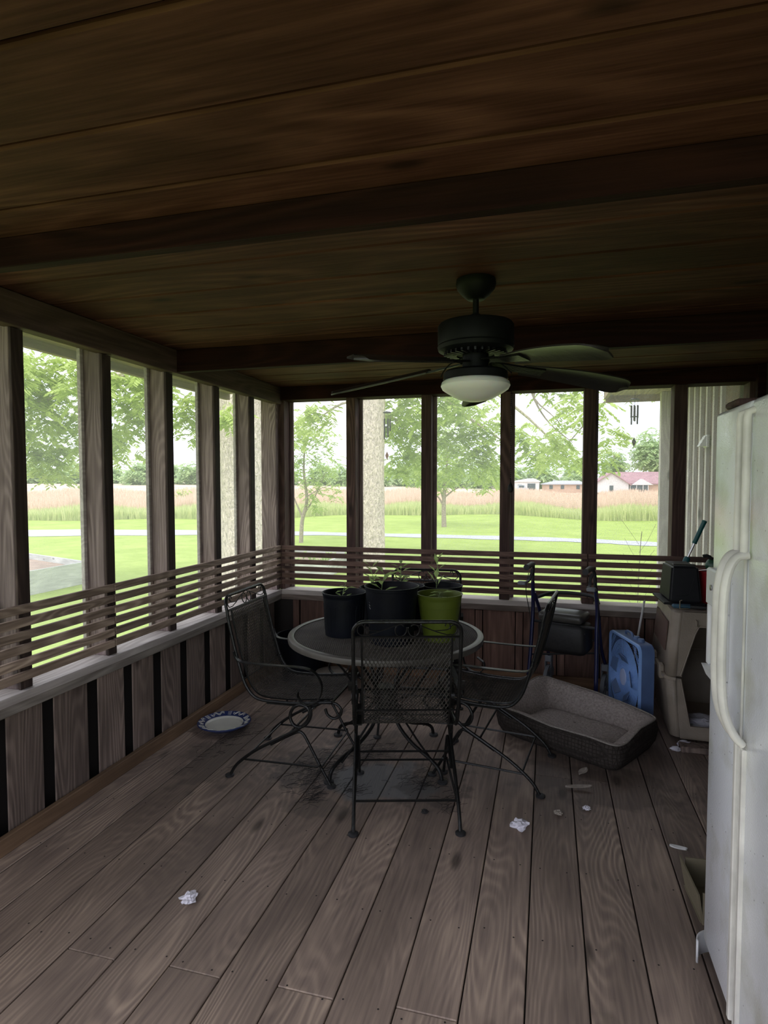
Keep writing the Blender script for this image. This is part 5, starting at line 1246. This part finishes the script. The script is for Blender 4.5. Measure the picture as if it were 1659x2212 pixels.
tree('small leaning young tree in the first far bay, just right of the porch corner', (-8.05, 18.8, GR), [(-8.05, 18.8, GR-.05), (-8.0, 18.8, .3), (-7.85, 18.85, 1.0), (-7.95, 18.85, 2.0), (-7.9, 18.9, 3.3)], [.075, .065, .055, .04, .015],
     [([(-7.95, 18.8, .5), (-7.6, 18.95, 1.1), (-7.2, 19.0, 2.0)], .035), ([(-7.98, 18.8, .4), (-8.3, 18.8, 1.1), (-8.5, 18.7, 1.9)], .035), ([(-7.88, 18.85, 1.1), (-7.3, 18.8, 1.4), (-6.9, 18.8, 1.5)], .02)],
     [(-7.91, 18.91, 2.87, 0.70), (-7.33, 19.14, 2.25, 0.6), (-8.2, 18.79, 2.09, 0.55), (-7.77, 18.97, 1.47, 0.5), (-6.87, 18.78, 1.32, 0.34), (-8.05, 18.86, 3.49, 0.55), (-7.33, 19.15, 3.15, 0.5), (-7.6, 18.9, .85, .3)], 240, .12, .24, 5, M['fol2'], M['bark2'], 14)
tree('slender young tree standing upright on the lawn in the third far bay', (-4.6, 27.4, GR), [(-4.6, 27.4, GR-.05), (-4.62, 27.4, .4), (-4.6, 27.45, 1.2), (-4.5, 27.5, 2.4), (-4.5, 27.5, 3.8)], [.12, .10, .085, .06, .02],
     [([(-4.62, 27.4, .5), (-4.95, 27.4, 1.0), (-5.6, 27.4, 1.3)], .05), ([(-4.6, 27.4, .9), (-4.1, 27.6, 1.3), (-3.4, 27.7, 1.5)], .045), ([(-4.6, 27.4, .7), (-4.9, 27.5, 1.6), (-5.1, 27.5, 2.5)], .05)],
     [(-4.74, 27.6, 2.51, 1.2), (-5.89, 27.37, 2.3, 0.8), (-3.58, 27.77, 2.29, 0.9), (-4.85, 27.58, 3.58, 1.1), (-2.95, 27.84, 1.65, 0.6), (-2.12, 27.92, 2.0, 0.6), (-4.9, 27.5, 1.7, .6)], 130, .17, .34, 5, M['fol2'], M['bark2'], 15)
# distant tree lines: each crown a tree
rnd = random.Random(21)
def far_tree(x_, y_, h, w_, label, grp, seed, dens=1.0):
    z0 = gz(x_, y_); bl_ = []
    for k in range(7):
        a = rnd.uniform(0, 2*PI); q = rnd.uniform(0, .55); zz = rnd.uniform(.15, .78)
        bl_.append((x_+w_*q*math.cos(a)*.5, y_+w_*q*math.sin(a)*.5, z0+h*zz, w_*.30*rnd.uniform(.8, 1.1)))
    sc_ = math.hypot(x_, y_)/110
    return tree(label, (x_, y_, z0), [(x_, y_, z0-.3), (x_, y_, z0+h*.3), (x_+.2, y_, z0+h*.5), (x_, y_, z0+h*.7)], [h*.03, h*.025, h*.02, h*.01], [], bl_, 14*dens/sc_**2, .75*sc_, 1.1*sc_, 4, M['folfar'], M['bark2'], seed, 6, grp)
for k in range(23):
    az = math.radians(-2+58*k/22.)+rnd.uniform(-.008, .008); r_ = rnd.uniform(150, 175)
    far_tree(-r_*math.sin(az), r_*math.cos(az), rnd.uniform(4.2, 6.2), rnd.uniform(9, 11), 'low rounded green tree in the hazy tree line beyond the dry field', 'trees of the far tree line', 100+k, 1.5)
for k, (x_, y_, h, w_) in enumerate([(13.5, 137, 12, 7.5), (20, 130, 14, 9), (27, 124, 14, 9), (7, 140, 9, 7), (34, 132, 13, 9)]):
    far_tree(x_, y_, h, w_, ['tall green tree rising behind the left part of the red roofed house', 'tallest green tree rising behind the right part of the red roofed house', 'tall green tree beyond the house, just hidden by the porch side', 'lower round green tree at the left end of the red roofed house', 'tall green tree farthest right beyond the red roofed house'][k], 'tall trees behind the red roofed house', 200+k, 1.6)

tree('small green shrub standing alone in the dry field, seen in the third left bay', (-33.5, 50, gz(-33.5, 50)), [(-33.5, 50, GR-.1), (-33.5, 50, .3), (-33.5, 50, .9)], [.05, .04, .02], [], [(-33.5, 50, .55, .75), (-33.9, 50, .2, .6), (-33, 50, .3, .6)], 90, .25, .4, 4, M['fol2'], M['bark2'], 77)
# ------------------------------------------------------------------ far buildings and car
def building(label, x0, x1, y_, zb, ze, zr, ov, wallm, ridge_shift=0, hipped=False):
    b = thing('building', label, 'building', ((x0+x1)/2, y_, zb), 0); cx_ = (x0+x1)/2; hx = (x1-x0)/2; dp_ = 9
    MB().box(-hx, hx, 0, dp_, -.3, ze-zb).build('walls', wallm, b)
    rf = MB(); e = ze-zb; t = zr-zb
    rf.add([(-hx-ov, -ov, e), (hx+ov, -ov, e), (hx+ov, dp_+ov, e), (-hx-ov, dp_+ov, e), (-hx+2.4, dp_/2, t), (hx-1, dp_/2, t), (-hx-ov, -ov, e-.15), (hx+ov, -ov, e-.15), (hx+ov, dp_+ov, e-.15), (-hx-ov, dp_+ov, e-.15)],
           [(0, 1, 5, 4), (1, 2, 5), (2, 3, 4, 5), (3, 0, 4), (6, 7, 1, 0), (7, 8, 2, 1), (8, 9, 3, 2), (9, 6, 0, 3), (9, 8, 7, 6)])
    return b, rf
# red roofed house: long wing plus front gable wing
hb, rf = building('white house with a dull red roof across the field on the right', 8.0, 26, 110, 0.0, 1.55, 3.6, .4, M['whitewall'])
rf.build('roof', M['roofred'], hb)
ox = hb.location.x
g = MB(); gx0, gx1, pk = 7.6-ox, 13.0-ox, 10.3-ox
g.add([(gx0, -3.0, 0), (gx1, -3.0, 0), (gx1, -3.0, 1.5), (pk, -3.0, 3.25), (gx0, -3.0, 1.5), (gx0, .1, 0), (gx1, .1, 0), (gx1, .1, 1.5), (pk, .1, 3.25), (gx0, .1, 1.5)], [(0, 1, 2, 3, 4), (5, 9, 8, 7, 6), (0, 4, 9, 5), (1, 6, 7, 2)]); g.build('gable_wall', M['whitewall'], hb)
g = MB(); g.add([(gx0-.4, -3.4, 1.35), (pk, -3.4, 3.45), (gx1+.4, -3.4, 1.35), (gx0-.4, 4, 1.35), (pk, 4, 3.45), (gx1+.4, 4, 1.35), (gx0-.4, -3.4, 1.2), (pk, -3.4, 3.3), (gx1+.4, -3.4, 1.2), (gx0-.4, 4, 1.2), (pk, 4, 3.3), (gx1+.4, 4, 1.2)],
               [(0, 1, 4, 3), (1, 2, 5, 4), (6, 9, 10, 7), (7, 10, 11, 8), (0, 6, 7, 1), (1, 7, 8, 2), (3, 4, 10, 9), (4, 5, 11, 10), (0, 3, 9, 6), (2, 8, 11, 5)]); g.build('gable_roof', M['roofred'], hb)
MB().box(10.0-ox, 10.6-ox, -3.05, -2.98, 0, 1.2).build('window', M['glassd'], hb)
MB().box(13.2-ox, 16.2-ox, -1.6, -.02, 0, 1.25).build('porch', M['glassd'], hb)
g = MB(); g.add([(13.6-ox, -1.8, 1.3), (17.0-ox, -1.8, 1.3), (15.3-ox, -1.8, 2.3), (13.6-ox, -1.6, 1.3), (17.0-ox, -1.6, 1.3), (15.3-ox, 1, 2.3)], [(0, 1, 2), (3, 5, 4), (0, 2, 5, 3), (1, 4, 5, 2), (0, 3, 4, 1)]); g.build('porch_gable', M['whitewall'], hb)
MB().box(16.4-ox, 25.9-ox, -.05, -.01, 0, 1.3).build('brick_front', M['brick'], hb)
for xx in (13.4, 14.4, 15.4, 16.2): MB().box(xx-ox-.05, xx-ox+.05, -1.75, -1.62, 0, 1.25).build('porch_post', M['whitewall'], hb)
b2, rf = building('long low white outbuilding across the field, left of the red roofed house', -6.0, -1.5, 112, 0.05, 2.0, 2.5, .2, M['whitewall'])
rf.build('roof', M['whitewall'], b2)
MB().box(.2, 1.6, -.05, -.01, 0, 1.5).build('garage_door', M['glassd'], b2); MB().box(-1.5, -.8, -.05, -.01, .5, 1.3).build('window', M['glassd'], b2)
b3, rf = building('low tan outbuilding across the field between white outbuilding and red roofed house', -1.0, 6.6, 114, 0.05, 1.5, 2.1, .3, M['brick'])
rf.build('roof', M['gravel'], b3)
for xx in (-2.5, -.5, 2.2): MB().box(xx, xx+.6, -.05, -.01, .5, 1.2).build('window', M['glassd'], b3)
cr2 = thing('car', 'silver pickup parked in front of the white outbuilding across the field', 'car', (-4.2, 106, gz(-4.2, 106)), 0)
quadm = MB(); quad_prism(quadm, [(-1.0, .35), (-1.0, .85), (-.85, .95), (-.65, 1.45), (.35, 1.45), (.6, .95), (1.0, .9), (1.05, .35)], -.8, .8); quadm.build('car_body', M['carm'], cr2)
MB().box(-.55, .30, -.82, .82, .98, 1.35).build('car_windows', M['glassd'], cr2)
for xx in (-.65, .65):
    MB().lathe([(.1, -.84), (.3, -.84), (.3, .84), (.1, .84)], 16, mat=Matrix.Translation((xx, 0, .3)) @ Matrix.Rotation(PI/2, 4, 'X')).build('wheel', M['blackrub'], cr2)

# ------------------------------------------------------------------ raised garden beds
def raised(label, pts, h, t=.05, soil=.12, brd='bedwood'):
    c = Vector((sum(p[0] for p in pts)/4, sum(p[1] for p in pts)/4, GR)); b = thing('raised_garden_bed', label, 'garden bed', tuple(c), 0)
    for i in range(4):
        a = Vector((*pts[i], 0))-Vector((c.x, c.y, 0)); d = Vector((*pts[(i+1) % 4], 0))-Vector((c.x, c.y, 0)); L_ = (d-a).length; an = math.atan2(d.y-a.y, d.x-a.x)
        MB().cbox(-L_/2, L_/2, -t/2, t/2, 0, h, .004).build('side_board', M[brd], b, loc=tuple((a+d)/2), rot=(0, 0, an))
    MB().add([(*(Vector(p)-c.xy), 0) for p in pts]+[(*(Vector(p)-c.xy), h-soil) for p in pts], [(0, 1, 5, 4), (1, 2, 6, 5), (2, 3, 7, 6), (3, 0, 4, 7), (4, 5, 6, 7)]).build('bed_soil', M['earth'], b)
    return b
raised('long raised garden bed of grey boards with bare soil outside the nearest left bay', [(-8.95, 7.0), (-8.95, 10.0), (-11.4, 10.9), (-11.4, 7.9)], .44)
b4 = raised('white sided raised planter bed with young plants outside the far left corner', [(-6.2, 12.0), (-4.55, 12.0), (-4.55, 14.0), (-6.2, 14.0)], .34, brd='bedwood')
rnd = random.Random(8); pm_ = MB()
for k in range(40):
    p = Vector((rnd.uniform(-.7, .7), rnd.uniform(-.8, .8), .22)); 
    for j in range(6): leaf(pm_, p, Vector((rnd.uniform(-1, 1), rnd.uniform(-1, 1), 1.2)), .14, .05)
po_ = thing('bed_plants', 'low leafy plants growing in the white sided raised planter', 'plants', (b4.location.x, b4.location.y, GR), 0)
o_ = pm_.build('leaves', M['leaf'], po_); o_['kind'] = 'stuff'
# bare sapling outside right
sp_ = thing('bare_sapling', 'thin bare sapling outside the second bay from the right, seen through the slats', 'sapling', (1.02, 7.4, GR), 0)
sm_ = MB().tube([(0, 0, 0), (.0, 0, .8), (.02, 0, 1.35), (.03, 0, 1.45)], .004, 5); rnd = random.Random(2)
for k in range(9):
    z_ = .5+.1*k; s = 1 if k % 2 else -1; sm_.tube([(.0, 0, z_), (s*.08, 0, z_+.12), (s*rnd.uniform(.12, .2), 0, z_+rnd.uniform(.22, .34))], .0022, 4)
sm_.build('twigs', M['bark2'], sp_)
